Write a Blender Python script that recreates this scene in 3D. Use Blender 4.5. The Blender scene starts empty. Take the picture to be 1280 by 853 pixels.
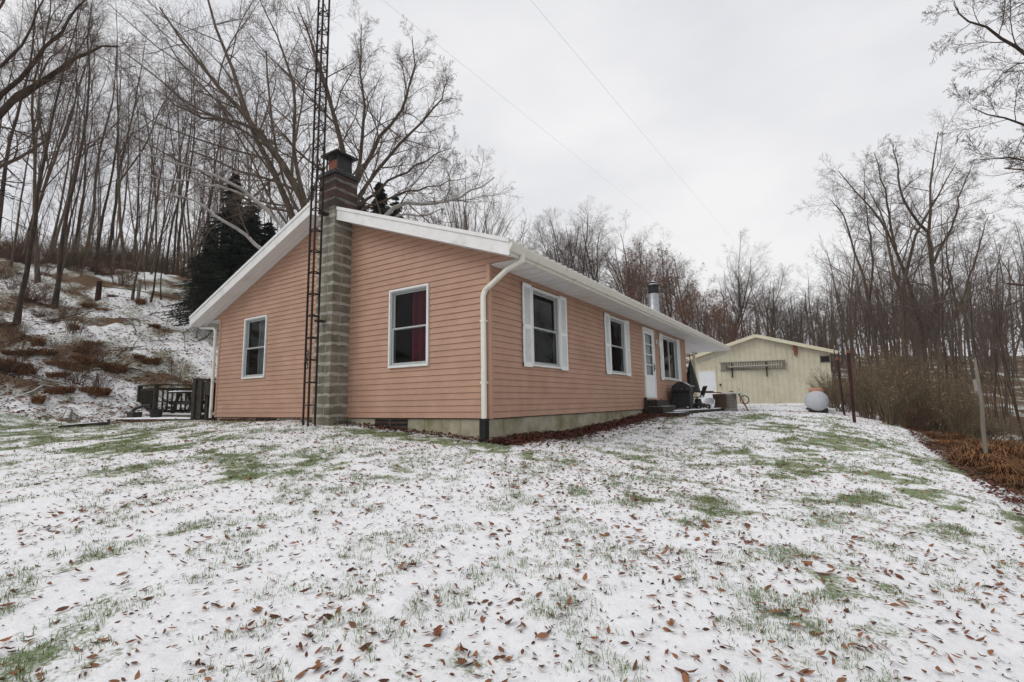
import bpy, bmesh, math, random
import numpy as np
from mathutils import Vector, Matrix
R = math.radians
S = bpy.context.scene
C = S.collection
rng = np.random.default_rng(7)
random.seed(7)

# ---------------------------------------------------------------- camera
CAM = np.array([4.5805, -6.3937, 0.5902]); FPX = 610.43
YAW, PITCH, ROLL = 0.5763, 0.1255, -0.0159
cf = np.array([-math.sin(YAW)*math.cos(PITCH), math.cos(YAW)*math.cos(PITCH), math.sin(PITCH)])
cr0 = np.array([math.cos(YAW), math.sin(YAW), 0.0]); cu0 = np.cross(cr0, cf)
cr = math.cos(ROLL)*cr0 + math.sin(ROLL)*cu0
cu = -math.sin(ROLL)*cr0 + math.cos(ROLL)*cu0
cam_d = bpy.data.cameras.new('camera'); cam = bpy.data.objects.new('camera', cam_d); C.objects.link(cam)
cam.matrix_world = Matrix(((cr[0], cu[0], -cf[0], CAM[0]), (cr[1], cu[1], -cf[1], CAM[1]), (cr[2], cu[2], -cf[2], CAM[2]), (0, 0, 0, 1)))
cam_d.sensor_width = 36; cam_d.lens = FPX*36/1280; cam_d.clip_start = 0.05; cam_d.clip_end = 3000
S.camera = cam
def P(px, py, d):          # a real point at the given distance along the view axis
    return CAM + d*(cf + (px-640)/FPX*cr - (py-426.5)/FPX*cu)

# ---------------------------------------------------------------- world and sun (overcast)
W = bpy.data.worlds.new('World'); S.world = W; W.use_nodes = True
nt = W.node_tree; N = nt.nodes; L = nt.links
for n in list(N): N.remove(n)
out = N.new('ShaderNodeOutputWorld'); bg = N.new('ShaderNodeBackground'); L.new(bg.outputs[0], out.inputs[0])
sky = N.new('ShaderNodeTexSky'); sky.sky_type = 'NISHITA'; sky.sun_disc = False
SUN_EL, SUN_ROT = R(40), R(214)
sky.sun_elevation = SUN_EL; sky.sun_rotation = SUN_ROT; sky.air_density = 1.0; sky.dust_density = 3.0
tc = N.new('ShaderNodeTexCoord'); mp = N.new('ShaderNodeMapping'); mp.inputs['Scale'].default_value = (1, 1, 2.2)
L.new(tc.outputs['Generated'], mp.inputs[0])
nz = N.new('ShaderNodeTexNoise'); nz.inputs['Scale'].default_value = 1.7; nz.inputs['Detail'].default_value = 6; nz.inputs['Roughness'].default_value = 0.5
L.new(mp.outputs[0], nz.inputs[0])
rp = N.new('ShaderNodeValToRGB'); rp.color_ramp.elements[0].position = 0.30; rp.color_ramp.elements[0].color = (6.15, 6.28, 6.75, 1)
rp.color_ramp.elements[1].position = 0.68; rp.color_ramp.elements[1].color = (8.5, 8.45, 8.5, 1)
L.new(nz.outputs[0], rp.inputs[0])
mx = N.new('ShaderNodeMix'); mx.data_type = 'RGBA'; mx.inputs[0].default_value = 0.97
L.new(sky.outputs[0], mx.inputs[6]); L.new(rp.outputs[0], mx.inputs[7]); L.new(mx.outputs[2], bg.inputs[0])
bg.inputs[1].default_value = 0.114
sun_d = bpy.data.lights.new('sun', 'SUN'); sun = bpy.data.objects.new('sun', sun_d); C.objects.link(sun)
sun_d.energy = 1.15; sun_d.angle = R(28); sun_d.color = (1, .96, .9)
sdir = Vector((math.sin(SUN_ROT)*math.cos(SUN_EL), math.cos(SUN_ROT)*math.cos(SUN_EL), math.sin(SUN_EL)))
sun.rotation_euler = sdir.to_track_quat('Z', 'Y').to_euler()
S.view_settings.view_transform = 'Standard'; S.view_settings.look = 'None'; S.view_settings.exposure = 0.0; S.view_settings.gamma = 1
S.view_settings.use_curve_mapping = False
S.render.engine = 'CYCLES'
S.cycles.max_bounces = 6; S.cycles.transparent_max_bounces = 16; S.cycles.use_denoising = True

# ---------------------------------------------------------------- helpers
def tag(o, label=None, cat=None, group=None, kind=None):
    if label: o['label'] = label
    if cat: o['category'] = cat
    if group: o['group'] = group
    if kind: o['kind'] = kind
    return o
def empty(name, loc, label, cat, group=None, rz=0):
    o = bpy.data.objects.new(name, None); C.objects.link(o); o.location = loc; o.rotation_euler = (0, 0, rz)
    o.empty_display_size = .2
    return tag(o, label, cat, group)
def copy_tree(o, parent=None):
    c = o.copy(); C.objects.link(c); c.parent = parent
    for ch in o.children: copy_tree(ch, c)
    return c
def npmesh(name, V, F, mat, smooth=False):
    V = np.asarray(V, np.float32); F = np.asarray(F, np.int32)
    me = bpy.data.meshes.new(name); k = F.shape[1]
    me.vertices.add(len(V)); me.vertices.foreach_set('co', V.ravel())
    me.loops.add(F.size); me.loops.foreach_set('vertex_index', F.ravel())
    me.polygons.add(len(F)); me.polygons.foreach_set('loop_start', np.arange(0, F.size, k, dtype=np.int32))
    me.update(calc_edges=True); me.validate()
    if smooth: me.polygons.foreach_set('use_smooth', np.ones(len(me.polygons), bool))
    if mat: me.materials.append(mat)
    return me
def link(name, me, parent=None):
    o = bpy.data.objects.new(name, me); C.objects.link(o)
    if parent: o.parent = parent
    return o
class MB:
    def __init__(s): s.v = []; s.f = []
    def add(s, vs, fs):
        n = len(s.v); s.v += [tuple(map(float, v)) for v in vs]; s.f += [tuple(i+n for i in f) for f in fs]; return s
    def quad(s, a, b, c, d): return s.add([a, b, c, d], [(0, 1, 2, 3)])
    def box(s, x0, x1, y0, y1, z0, z1):
        return s.add([(x, y, z) for z in (z0, z1) for y in (y0, y1) for x in (x0, x1)], [(0, 2, 3, 1), (4, 5, 7, 6), (0, 1, 5, 4), (2, 6, 7, 3), (0, 4, 6, 2), (1, 3, 7, 5)])
    def bar(s, a, b, w, h, up=(0, 0, 1)):      # rectangular bar from a to b
        a = np.array(a, float); b = np.array(b, float); t = b-a; t /= np.linalg.norm(t)
        u = np.cross(t, up)
        if np.linalg.norm(u) < 1e-4: u = np.cross(t, (1, 0, 0))
        u /= np.linalg.norm(u); v = np.cross(u, t)
        vs = [p+su*w/2*u+sv*h/2*v for p in (a, b) for su, sv in ((-1, -1), (1, -1), (1, 1), (-1, 1))]
        return s.add(vs, [(3, 2, 1, 0), (4, 5, 6, 7), (0, 1, 5, 4), (1, 2, 6, 5), (2, 3, 7, 6), (3, 0, 4, 7)])
    def tube(s, pts, r, k=8, cap=True):
        pts = [np.array(p, float) for p in pts]; n = len(pts); rs = r if hasattr(r, '__len__') else [r]*n
        vs = []; ref = None
        for i, p in enumerate(pts):
            t = pts[min(i+1, n-1)]-pts[max(i-1, 0)]; t /= (np.linalg.norm(t)+1e-9)
            if ref is None: ref = np.array((0, 0, 1.)) if abs(t[2]) < .9 else np.array((1., 0, 0))
            u = np.cross(ref, t); u /= np.linalg.norm(u); v = np.cross(t, u); ref = np.cross(t, u) if False else ref
            for j in range(k):
                a = 2*math.pi*j/k; vs.append(p+rs[i]*(math.cos(a)*u+math.sin(a)*v))
        fs = [(i*k+j, i*k+(j+1) % k, (i+1)*k+(j+1) % k, (i+1)*k+j) for i in range(n-1) for j in range(k)]
        if cap: fs += [tuple(range(k))[::-1], tuple((n-1)*k+j for j in range(k))]
        return s.add(vs, fs)
    def lathe(s, prof, c=(0, 0, 0), k=24, axis='z'):
        vs = []
        for r, h in prof:
            for j in range(k):
                a = 2*math.pi*j/k; q = (r*math.cos(a), r*math.sin(a), h)
                if axis == 'x': q = (q[2], q[0], q[1])
                if axis == 'y': q = (q[0], q[2], q[1])
                vs.append((q[0]+c[0], q[1]+c[1], q[2]+c[2]))
        n = len(prof)
        fs = [(i*k+j, i*k+(j+1) % k, (i+1)*k+(j+1) % k, (i+1)*k+j) for i in range(n-1) for j in range(k)]
        fs += [tuple(range(k))[::-1], tuple((n-1)*k+j for j in range(k))]
        return s.add(vs, fs)
    def build(s, name, mat, parent=None, smooth=False, bevel=0, pos=None, recalc=True):
        me = bpy.data.meshes.new(name); me.from_pydata(s.v, [], s.f); me.materials.append(mat); me.update()
        if recalc: bm = bmesh.new(); bm.from_mesh(me); bmesh.ops.recalc_face_normals(bm, faces=bm.faces); bm.to_mesh(me); bm.free()
        o = link(name, me, parent)
        if smooth:
            me.polygons.foreach_set('use_smooth', np.ones(len(me.polygons), bool)); me.set_sharp_from_angle(angle=R(40))
        if bevel:
            m = o.modifiers.new('bevel', 'BEVEL'); m.width = bevel; m.segments = 1; m.limit_method = 'ANGLE'
        if pos is not None: o.location = pos
        return o

# value-noise fbm on arrays
_perm = np.random.default_rng(3).random((256, 256))
def vnoise(x, y):
    xi = np.floor(x).astype(int); yi = np.floor(y).astype(int); fx = x-xi; fy = y-yi
    fx = fx*fx*(3-2*fx); fy = fy*fy*(3-2*fy)
    g = lambda a, b: _perm[a & 255, b & 255]
    return (g(xi, yi)*(1-fx)+g(xi+1, yi)*fx)*(1-fy)+(g(xi, yi+1)*(1-fx)+g(xi+1, yi+1)*fx)*fy
def fbm(x, y, o=4):
    s = 0; a = .5; t = 0
    for i in range(o): s = s+a*vnoise(x*2**i+17*i, y*2**i-31*i); t += a; a *= .5
    return s/t
def sstep(a, b, x): t = np.clip((x-a)/(b-a), 0, 1); return t*t*(3-2*t)

# ---------------------------------------------------------------- materials
def mat(name, c1, c2=None, scale=6, rough=.7, bump=0, bscale=None, metal=0, snow=0, stretch=(1, 1, 1), detail=6, lo=.35, hi=.65, island=0, spec=.3, grime=None, gscale=2, glo=.5, ghi=.75, sthr=.45):
    m = bpy.data.materials.new(name); m.use_nodes = True; nt = m.node_tree; N = nt.nodes; L = nt.links
    b = N['Principled BSDF']; b.inputs['Roughness'].default_value = rough; b.inputs['Metallic'].default_value = metal
    b.inputs['Specular IOR Level'].default_value = spec
    tc = N.new('ShaderNodeTexCoord'); mp = N.new('ShaderNodeMapping'); mp.inputs['Scale'].default_value = stretch; L.new(tc.outputs['Object'], mp.inputs[0])
    col = None
    n = N.new('ShaderNodeTexNoise'); n.inputs['Scale'].default_value = scale; n.inputs['Detail'].default_value = detail; n.inputs['Roughness'].default_value = .62; L.new(mp.outputs[0], n.inputs[0])
    r = N.new('ShaderNodeValToRGB'); r.color_ramp.elements[0].position = lo; r.color_ramp.elements[1].position = hi
    r.color_ramp.elements[0].color = (*c1, 1); r.color_ramp.elements[1].color = (*(c2 or c1), 1)
    if island:
        g = N.new('ShaderNodeNewGeometry'); L.new(g.outputs['Random Per Island'], r.inputs[0])
    else: L.new(n.outputs[0], r.inputs[0])
    col = r.outputs[0]
    if grime:
        n2 = N.new('ShaderNodeTexNoise'); n2.inputs['Scale'].default_value = gscale; n2.inputs['Detail'].default_value = 8; n2.inputs['Roughness'].default_value = .65; L.new(mp.outputs[0], n2.inputs[0])
        mr = N.new('ShaderNodeMapRange'); mr.inputs[1].default_value = glo; mr.inputs[2].default_value = ghi; L.new(n2.outputs[0], mr.inputs[0])
        mi = N.new('ShaderNodeMix'); mi.data_type = 'RGBA'; L.new(mr.outputs[0], mi.inputs[0]); L.new(col, mi.inputs[6]); mi.inputs[7].default_value = (*grime, 1); col = mi.outputs[2]
    if snow:
        g = N.new('ShaderNodeNewGeometry'); sp = N.new('ShaderNodeSeparateXYZ'); L.new(g.outputs['True Normal'], sp.inputs[0])
        n3 = N.new('ShaderNodeTexNoise'); n3.inputs['Scale'].default_value = 9; n3.inputs['Detail'].default_value = 5; L.new(tc.outputs['Object'], n3.inputs[0])
        ma = N.new('ShaderNodeMath'); ma.operation = 'MULTIPLY_ADD'; L.new(n3.outputs[0], ma.inputs[0]); ma.inputs[1].default_value = -.9; ma.inputs[2].default_value = .45
        ad = N.new('ShaderNodeMath'); ad.operation = 'ADD'; L.new(sp.outputs[2], ad.inputs[0]); L.new(ma.outputs[0], ad.inputs[1])
        mr = N.new('ShaderNodeMapRange'); mr.inputs[1].default_value = sthr; mr.inputs[2].default_value = sthr+.15; mr.inputs[4].default_value = snow; L.new(ad.outputs[0], mr.inputs[0])
        mi = N.new('ShaderNodeMix'); mi.data_type = 'RGBA'; L.new(mr.outputs[0], mi.inputs[0]); L.new(col, mi.inputs[6]); mi.inputs[7].default_value = (.82, .83, .86, 1); col = mi.outputs[2]
    L.new(col, b.inputs['Base Color'])
    if bump:
        n4 = N.new('ShaderNodeTexNoise'); n4.inputs['Scale'].default_value = bscale or scale*4; n4.inputs['Detail'].default_value = 5; L.new(mp.outputs[0], n4.inputs[0])
        bp = N.new('ShaderNodeBump'); bp.inputs['Strength'].default_value = bump; bp.inputs['Distance'].default_value = .02; L.new(n4.outputs[0], bp.inputs['Height']); L.new(bp.outputs[0], b.inputs['Normal'])
    return m
M = {}
M['siding'] = mat('salmon_siding', (.375, .225, .157), (.438, .267, .190), 2.2, .55, .25, 40, grime=(.33, .19, .13), gscale=.9, glo=.52, ghi=.82)
M['cornertrim'] = mat('salmon_corner_trim', (.395, .235, .163), (.445, .272, .195), 3, .5)
M['white'] = mat('white_painted_metal', (.66, .66, .65), (.74, .74, .73), 5, .4, grime=(.46, .45, .40), gscale=3, glo=.55, ghi=.85)
M['soffit'] = mat('white_soffit', (.68, .67, .66), (.74, .73, .72), 4, .5, grime=(.5, .48, .44), gscale=2, glo=.5, ghi=.85)
M['cream'] = mat('cream_gutter', (.66, .65, .57), (.72, .71, .64), 5, .4, grime=(.38, .37, .28), gscale=5, glo=.55, ghi=.8)
M['winframe'] = mat('grey_window_sash', (.36, .39, .38), (.42, .45, .44), 6, .5)
M['shutter'] = mat('white_shutter', (.70, .72, .73), (.78, .80, .81), 6, .5)
M['block'] = mat('concrete_block', (.14, .128, .098), (.25, .23, .18), 3.5, .9, .6, 30, grime=(.10, .085, .05), gscale=1.3, glo=.5, ghi=.75)
M['blockred'] = mat('stained_red_block', (.035, .027, .023), (.085, .042, .036), 4, .9, .6, 30, grime=(.05, .04, .035), gscale=3, glo=.45, ghi=.7)
M['mortar'] = mat('pale_mortar', (.30, .29, .25), (.40, .385, .34), 8, .9, .6, 40)
M['clay'] = mat('red_clay_flue', (.17, .055, .035), (.24, .085, .055), 6, .8, .3)
M['black'] = mat('black_metal', (.012, .012, .012), (.03, .028, .026), 8, .5, snow=.9, sthr=.75)
M['blackplain'] = mat('black_plastic', (.010, .010, .010), (.025, .025, .025), 8, .5)
M['found'] = mat('foundation_concrete', (.31, .285, .215), (.42, .385, .30), 3, .9, .5, 25, grime=(.19, .18, .095), gscale=2.0, glo=.42, ghi=.68)
M['tower'] = mat('rusty_tower_steel', (.014, .010, .009), (.045, .020, .016), 12, .7, .3, lo=.4, hi=.7, snow=.8, sthr=.8)
M['galv'] = mat('galvanised_pipe', (.32, .34, .36), (.42, .44, .46), 8, .4, metal=.6)
M['roofm'] = mat('metal_roof', (.55, .55, .53), (.62, .62, .6), 4, .5, snow=.6, sthr=.8)
M['shed'] = mat('yellow_steel_siding', (.54, .50, .385), (.62, .578, .455), 1.5, .6, 0, grime=(.43, .41, .27), gscale=.8, glo=.52, ghi=.85)
M['shedtrim'] = mat('cream_shed_trim', (.64, .60, .44), (.70, .66, .50), 3, .6)
M['doorwhite'] = mat('white_door', (.74, .76, .80), (.78, .80, .83), 3, .5)
M['tank'] = mat('white_tank_paint', (.42, .44, .47), (.50, .52, .55), 3, .5, grime=(.40, .39, .37), gscale=5, glo=.55, ghi=.8)
M['rust'] = mat('rust', (.16, .045, .022), (.28, .10, .05), 8, .9, .4)
M['rustdome'] = mat('faded_rust_dome', (.36, .17, .11), (.50, .26, .18), 6, .8, .2)
M['post'] = mat('dark_red_rusted_steel', (.022, .007, .007), (.060, .018, .015), 7, .8, .4, stretch=(1, 1, .3))
M['woodgrey'] = mat('weathered_wood', (.17, .155, .13), (.27, .25, .21), 9, .9, .5, stretch=(1, 1, .15), snow=.7, sthr=.85)
M['wooddark'] = mat('dark_wet_wood', (.016, .014, .011), (.045, .038, .028), 9, .8, .5, snow=.95, sthr=.75)
M['woodolive'] = mat('mossy_deck_wood', (.085, .075, .045), (.14, .12, .075), 9, .85, .5, snow=.95, sthr=.6)
M['snow'] = mat('snow_cover', (.80, .81, .84), (.86, .86, .88), 5, .9, .4, 30)
M['brown'] = mat('brown_board', (.12, .055, .03), (.19, .09, .05), 5, .8, snow=.9, sthr=.8)
M['beige'] = mat('beige_plastic', (.30, .30, .25), (.36, .36, .30), 5, .7, snow=.9, sthr=.8)
M['teal'] = mat('teal_bike_paint', (.10, .28, .30), (.14, .33, .34), 5, .4)
M['rubber'] = mat('rubber', (.012, .012, .013), (.02, .02, .02), 5, .8)
M['bark'] = mat('grey_brown_bark', (.062, .045, .033), (.145, .108, .080), 5, .95, .7, 22, stretch=(1, 1, .35), snow=.55, sthr=.8)
M['barkdark'] = mat('dark_bark', (.028, .019, .014), (.082, .055, .040), 5, .95, .7, 22, stretch=(1, 1, .35), snow=.45, sthr=.85)
M['barklight'] = mat('pale_bark', (.22, .20, .185), (.34, .32, .30), 4, .95, .7, 22, stretch=(1, 1, .35), snow=.9, sthr=.62)
M['twig'] = mat('twigs', (.10, .073, .056), (.16, .122, .098), 3, .95)
M['twigdark'] = mat('dark_twigs', (.064, .042, .031), (.115, .080, .061), 3, .95)
M['twigolive'] = mat('olive_brown_stems', (.09, .070, .045), (.18, .14, .085), 3, .95, island=1, lo=0, hi=1)
M['twigred'] = mat('reddish_brown_stems', (.08, .045, .03), (.17, .10, .065), 3, .95, island=1, lo=0, hi=1)
M['russet'] = mat('russet_leaves', (.13, .045, .022), (.26, .11, .055), 3, .9, island=1, lo=0, hi=1)
M['tanleaf'] = mat('tan_leaves', (.20, .125, .06), (.34, .24, .13), 3, .9, island=1, lo=0, hi=1)
M['needle'] = mat('spruce_needles', (.007, .015, .011), (.026, .046, .028), 3, .9, island=1, lo=0, hi=1, snow=.35, sthr=.93)
M['straw'] = mat('dry_bracken', (.13, .055, .022), (.29, .15, .065), 3, .95, island=1, lo=0, hi=1)
M['bladegreen'] = mat('grass_blades', (.12, .18, .065), (.27, .34, .17), 3, .8, island=1, lo=0, hi=1)
M['bladetan'] = mat('faded_grass_blades', (.20, .21, .14), (.34, .33, .24), 3, .8, island=1, lo=0, hi=1)
M['litter'] = mat('dead_leaves', (.075, .034, .020), (.30, .135, .07), 3, .85, island=1, lo=0, hi=1)
M['litterdark'] = mat('wet_dark_leaves', (.045, .013, .010), (.15, .05, .032), 3, .8, island=1, lo=0, hi=1)
M['oakleaf'] = mat('brown_oak_leaf', (.18, .075, .035), (.27, .125, .06), 30, .7, .3)
M['oakleafdark'] = mat('dark_oak_leaf', (.14, .05, .024), (.22, .085, .04), 30, .7, .3)
M['curtain'] = mat('red_curtain', (.11, .010, .022), (.17, .018, .036), 4, .9)
M['curtaingrey'] = mat('grey_curtain', (.16, .17, .17), (.22, .23, .23), 4, .9)
M['interior'] = mat('dark_room', (.012, .012, .013), (.02, .02, .02), 1, .9)
M['blind'] = mat('door_blind', (.62, .64, .62), (.70, .72, .70), 2, .8)
M['wire'] = mat('wire', (.42, .42, .43), (.46, .46, .47), 2, .6)
M['mortardark'] = mat('sooty_mortar', (.085, .078, .066), (.17, .155, .13), 8, .9, .6, 40)
def glass_mat():
    m = bpy.data.materials.new('window_glass'); m.use_nodes = True; nt = m.node_tree; N = nt.nodes; L = nt.links
    for n in list(N): N.remove(n)
    o = N.new('ShaderNodeOutputMaterial'); t = N.new('ShaderNodeBsdfTransparent'); t.inputs[0].default_value = (.80, .83, .84, 1)
    g = N.new('ShaderNodeBsdfGlossy'); g.inputs['Roughness'].default_value = .02
    fr = N.new('ShaderNodeFresnel'); fr.inputs[0].default_value = 1.25
    nz = N.new('ShaderNodeTexNoise'); nz.inputs['Scale'].default_value = 2; bp = N.new('ShaderNodeBump'); bp.inputs['Strength'].default_value = .08
    L.new(nz.outputs[0], bp.inputs['Height']); L.new(bp.outputs[0], g.inputs['Normal'])
    x = N.new('ShaderNodeMixShader'); L.new(fr.outputs[0], x.inputs[0]); L.new(t.outputs[0], x.inputs[1]); L.new(g.outputs[0], x.inputs[2]); L.new(x.outputs[0], o.inputs[0])
    return m
M['glass'] = glass_mat()

# ---------------------------------------------------------------- ground
ctrl = np.array([
 (4.58,-6.4,-.93),(3.0,-4.1,-.60),(1.5,-2.2,-.30),(0,0,-.01),(-2.3,0,.13),(-4,-.4,.24),(-6,0,.27),(-8.6,0,.25),(-9.4,-.3,.27),(-12.3,-.9,.25),
 (6,-9,-1.35),(0,-6,-.62),(-4,-5,-.30),(-8,-6,-.15),(-12,-6,.08),(-3,-10,-1.0),(2,-12,-1.5),(-12,-12,-.1),(7,-13,-1.9),
 (.1,2.3,-.05),(.1,7.2,.14),(.2,10,.17),(.3,13,.2),(2.5,2,-.32),(2,6,-.02),(2.5,12,.12),(1,18,.22),(-2.5,24.5,.32),(1,25,.30),(4.6,26,.2),
 (4,16.7,-.03),(5.0,10.9,-.12),(4.9,13.1,.0),(5.6,8,-.38),(5.9,5,-.53),(6.1,2,-.70),(6.0,-2,-.93),(6.8,-6,-1.3),(6.3,14,-.32),(6.0,19,-.15),(7,25,-.2),
 (8.5,8,-1.25),(9,3,-1.7),(9,-2,-2.1),(9.2,16,-1.35),(10,-8,-2.6),(10,24,-1.4),(14,12,-2.4),(15,2,-3.2),(15,20,-2.3),(16,30,-2.4),(20,10,-3.8),(25,25,-4),(30,0,-5),(40,30,-5),(20,-15,-5),
 (-16,-2.2,1.15),(-20,-1,2.7),(-27.7,3,6.3),(-27,4.8,6.5),(-34,8,9.8),(-36,1.7,9.4),(-23.2,6,5.3),(-17,5,2.6),(-14.5,4.5,1.35),(-12.8,3,.6),(-20,-8,1.7),(-28,-10,5.2),(-36,-14,8.5),(-16,-9,.35),
 (-11,9,1.3),(-9.5,14,1.2),(-15,14,3.6),(-20,22,6.5),(-12,28,2.8),(-6,30,1.0),(-30,20,9.5),(-44,8,11.3),(-44,-10,11),(-60,10,12.5),(-60,40,13),(-40,40,12),(-25,45,8),(-5,50,2.5),(10,50,1.0),(30,60,0),(-60,-40,11),
 (-10,90,9),(30,100,6),(60,60,2),(70,20,-2),(-90,60,14),(0,-60,-6),(60,-40,-8),(-60,-90,6)], float)
def _tps():
    Xc = ctrl[:, :2]; n = len(Xc); d = np.linalg.norm(Xc[:, None]-Xc[None], axis=2)
    K = np.where(d > 0, d*d*np.log(d+1e-9), 0)+np.eye(n)*0.15
    A = np.zeros((n+3, n+3)); A[:n, :n] = K; A[:n, n:] = np.c_[np.ones(n), Xc]; A[n:, :n] = A[:n, n:].T
    return np.linalg.solve(A, np.r_[ctrl[:, 2], 0, 0, 0])
_w = _tps()
def gz0(x, y):
    x = np.asarray(x, float); y = np.asarray(y, float); sh = x.shape; x = x.ravel(); y = y.ravel()
    xc = np.clip(x, -85, 85); yc = np.clip(y, -85, 110)
    z = _w[-3]+_w[-2]*xc+_w[-1]*yc
    for (a, b, _), w in zip(ctrl, _w[:-3]):
        d2 = (xc-a)**2+(yc-b)**2; z = z+w*.5*d2*np.log(d2+1e-9)
    return z.reshape(sh)
def hillness(x, y): return sstep(-12.5, -15.5, x+.12*(y+1)*0)*sstep(-30, -10, y+20) 
def rough_mask(x, y):   # 1 on the rough hillside and on the bank to the right, 0 on the lawn
    a = sstep(-12.8, -14.5, x)
    b = sstep(6.5, 7.6, x)
    c = sstep(27, 30, y)
    return np.clip(a+b+c, 0, 1)
def gz(x, y):
    x = np.asarray(x, float); y = np.asarray(y, float)
    z = gz0(x, y); rm = rough_mask(x, y)
    z = z+(fbm(x*1.1+5, y*1.1, 3)-.5)*(.05+.55*rm)
    z = z+(fbm(x*5, y*5, 3)-.5)*(.035+.14*rm)
    nearhouse = sstep(-.0, .6, np.maximum(np.maximum(x-.3, -9-x), -.3-y))   # keep the wall base level
    return z
def gzs(x, y): return float(gz(np.array([x]), np.array([y]))[0])

def patch(x, y):   # how much green grass shows through the snow
    n = fbm(x*.9+3, y*.9+9, 4)
    g = sstep(.46, .68, n)*.52*(.3+.7*sstep(.4, .6, fbm(x*4.3, y*4.3+2, 3)))
    def blob(cx, cy, rx, ry, a): return a*np.exp(-(((x-cx)/rx)**2+((y-cy)/ry)**2)**1.5)
    g = g+blob(-8.5, -2.8, 6.5, 1.3, .8)*sstep(.3, .55, fbm(x*2, y*2, 3))+blob(-4.5, -3.2, 4, 1.3, .5)*sstep(.35, .6, fbm(x*2, y*2, 3))
    g = g+blob(4.6, 5.5, 1.3, 4.8, .8)*sstep(.38, .6, fbm(x*1.7+9, y*1.7, 3))+blob(2.6, 8.5, 1.2, 3, .6)*sstep(.42, .6, fbm(x*1.9, y*1.9, 3))
    g = g+blob(4.2, .8, 2.2, 2.4, .62)*sstep(.4, .6, fbm(x*2.2+4, y*2.2, 3))
    g = g+blob(-.3, -.5, 2.4, .35, .8)+blob(-2.0, -.45, 1.2, .3, .6)
    g = g*(.45+.85*sstep(.36, .62, fbm(x*6.5+1, y*6.5+5, 3)))
    return np.clip(g, 0, 1)
ii = np.arange(-270, 271)
gx = 3.6*np.sinh(.0195*ii)+.8; gy = 3.6*np.sinh(.0195*ii)-1.0
GX, GY = np.meshgrid(gx, gy); GZ = gz(GX, GY)
n = len(ii); idx = np.arange(n*n).reshape(n, n)
F = np.stack([idx[:-1, :-1], idx[:-1, 1:], idx[1:, 1:], idx[1:, :-1]], -1).reshape(-1, 4)
gm = bpy.data.materials.new('thin_snow_over_grass'); gm.use_nodes = True
ground_me = npmesh('ground', np.stack([GX, GY, GZ], -1).reshape(-1, 3), F, gm, True)
green = patch(GX, GY)*(1-rough_mask(GX, GY))
at = ground_me.attributes.new('green', 'FLOAT', 'POINT'); at.data.foreach_set('value', green.ravel().astype(np.float32))
# rough: thin or no snow where brush and litter cover the slope
rough = rough_mask(GX, GY)*(.21+1.15*(fbm(GX*.55, GY*.8+3, 4)-.45))
strip_wall = sstep(.62, .30, GX+.25*fbm(GX*3, GY*3, 3))*sstep(-.4, .0, GX)*sstep(-.3, .2, GY)*sstep(14, 13, GY)   # leaf strip along the long wall
under = sstep(-.1, .3, -GX)*sstep(-8.9, -8.6, GX)*sstep(0, .4, GY)*sstep(12.9, 12.4, GY)
edge = sstep(5.9, 7.1, GX+1.4*(fbm(GX*.9, GY*.9+7, 3)-.5))*sstep(8.8, 7.6, GX)*.80
wood = sstep(30, 40, GY)*.12+sstep(9, 13, GX)*.12
bare = np.clip(np.maximum.reduce([rough, strip_wall*1.2, under, edge])+wood, 0, 1)
at = ground_me.attributes.new('bare', 'FLOAT', 'POINT'); at.data.foreach_set('value', bare.ravel().astype(np.float32))
ground = link('ground', ground_me); tag(ground, 'sloping lawn and hillside under thin patchy snow', None, None, 'structure')
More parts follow.
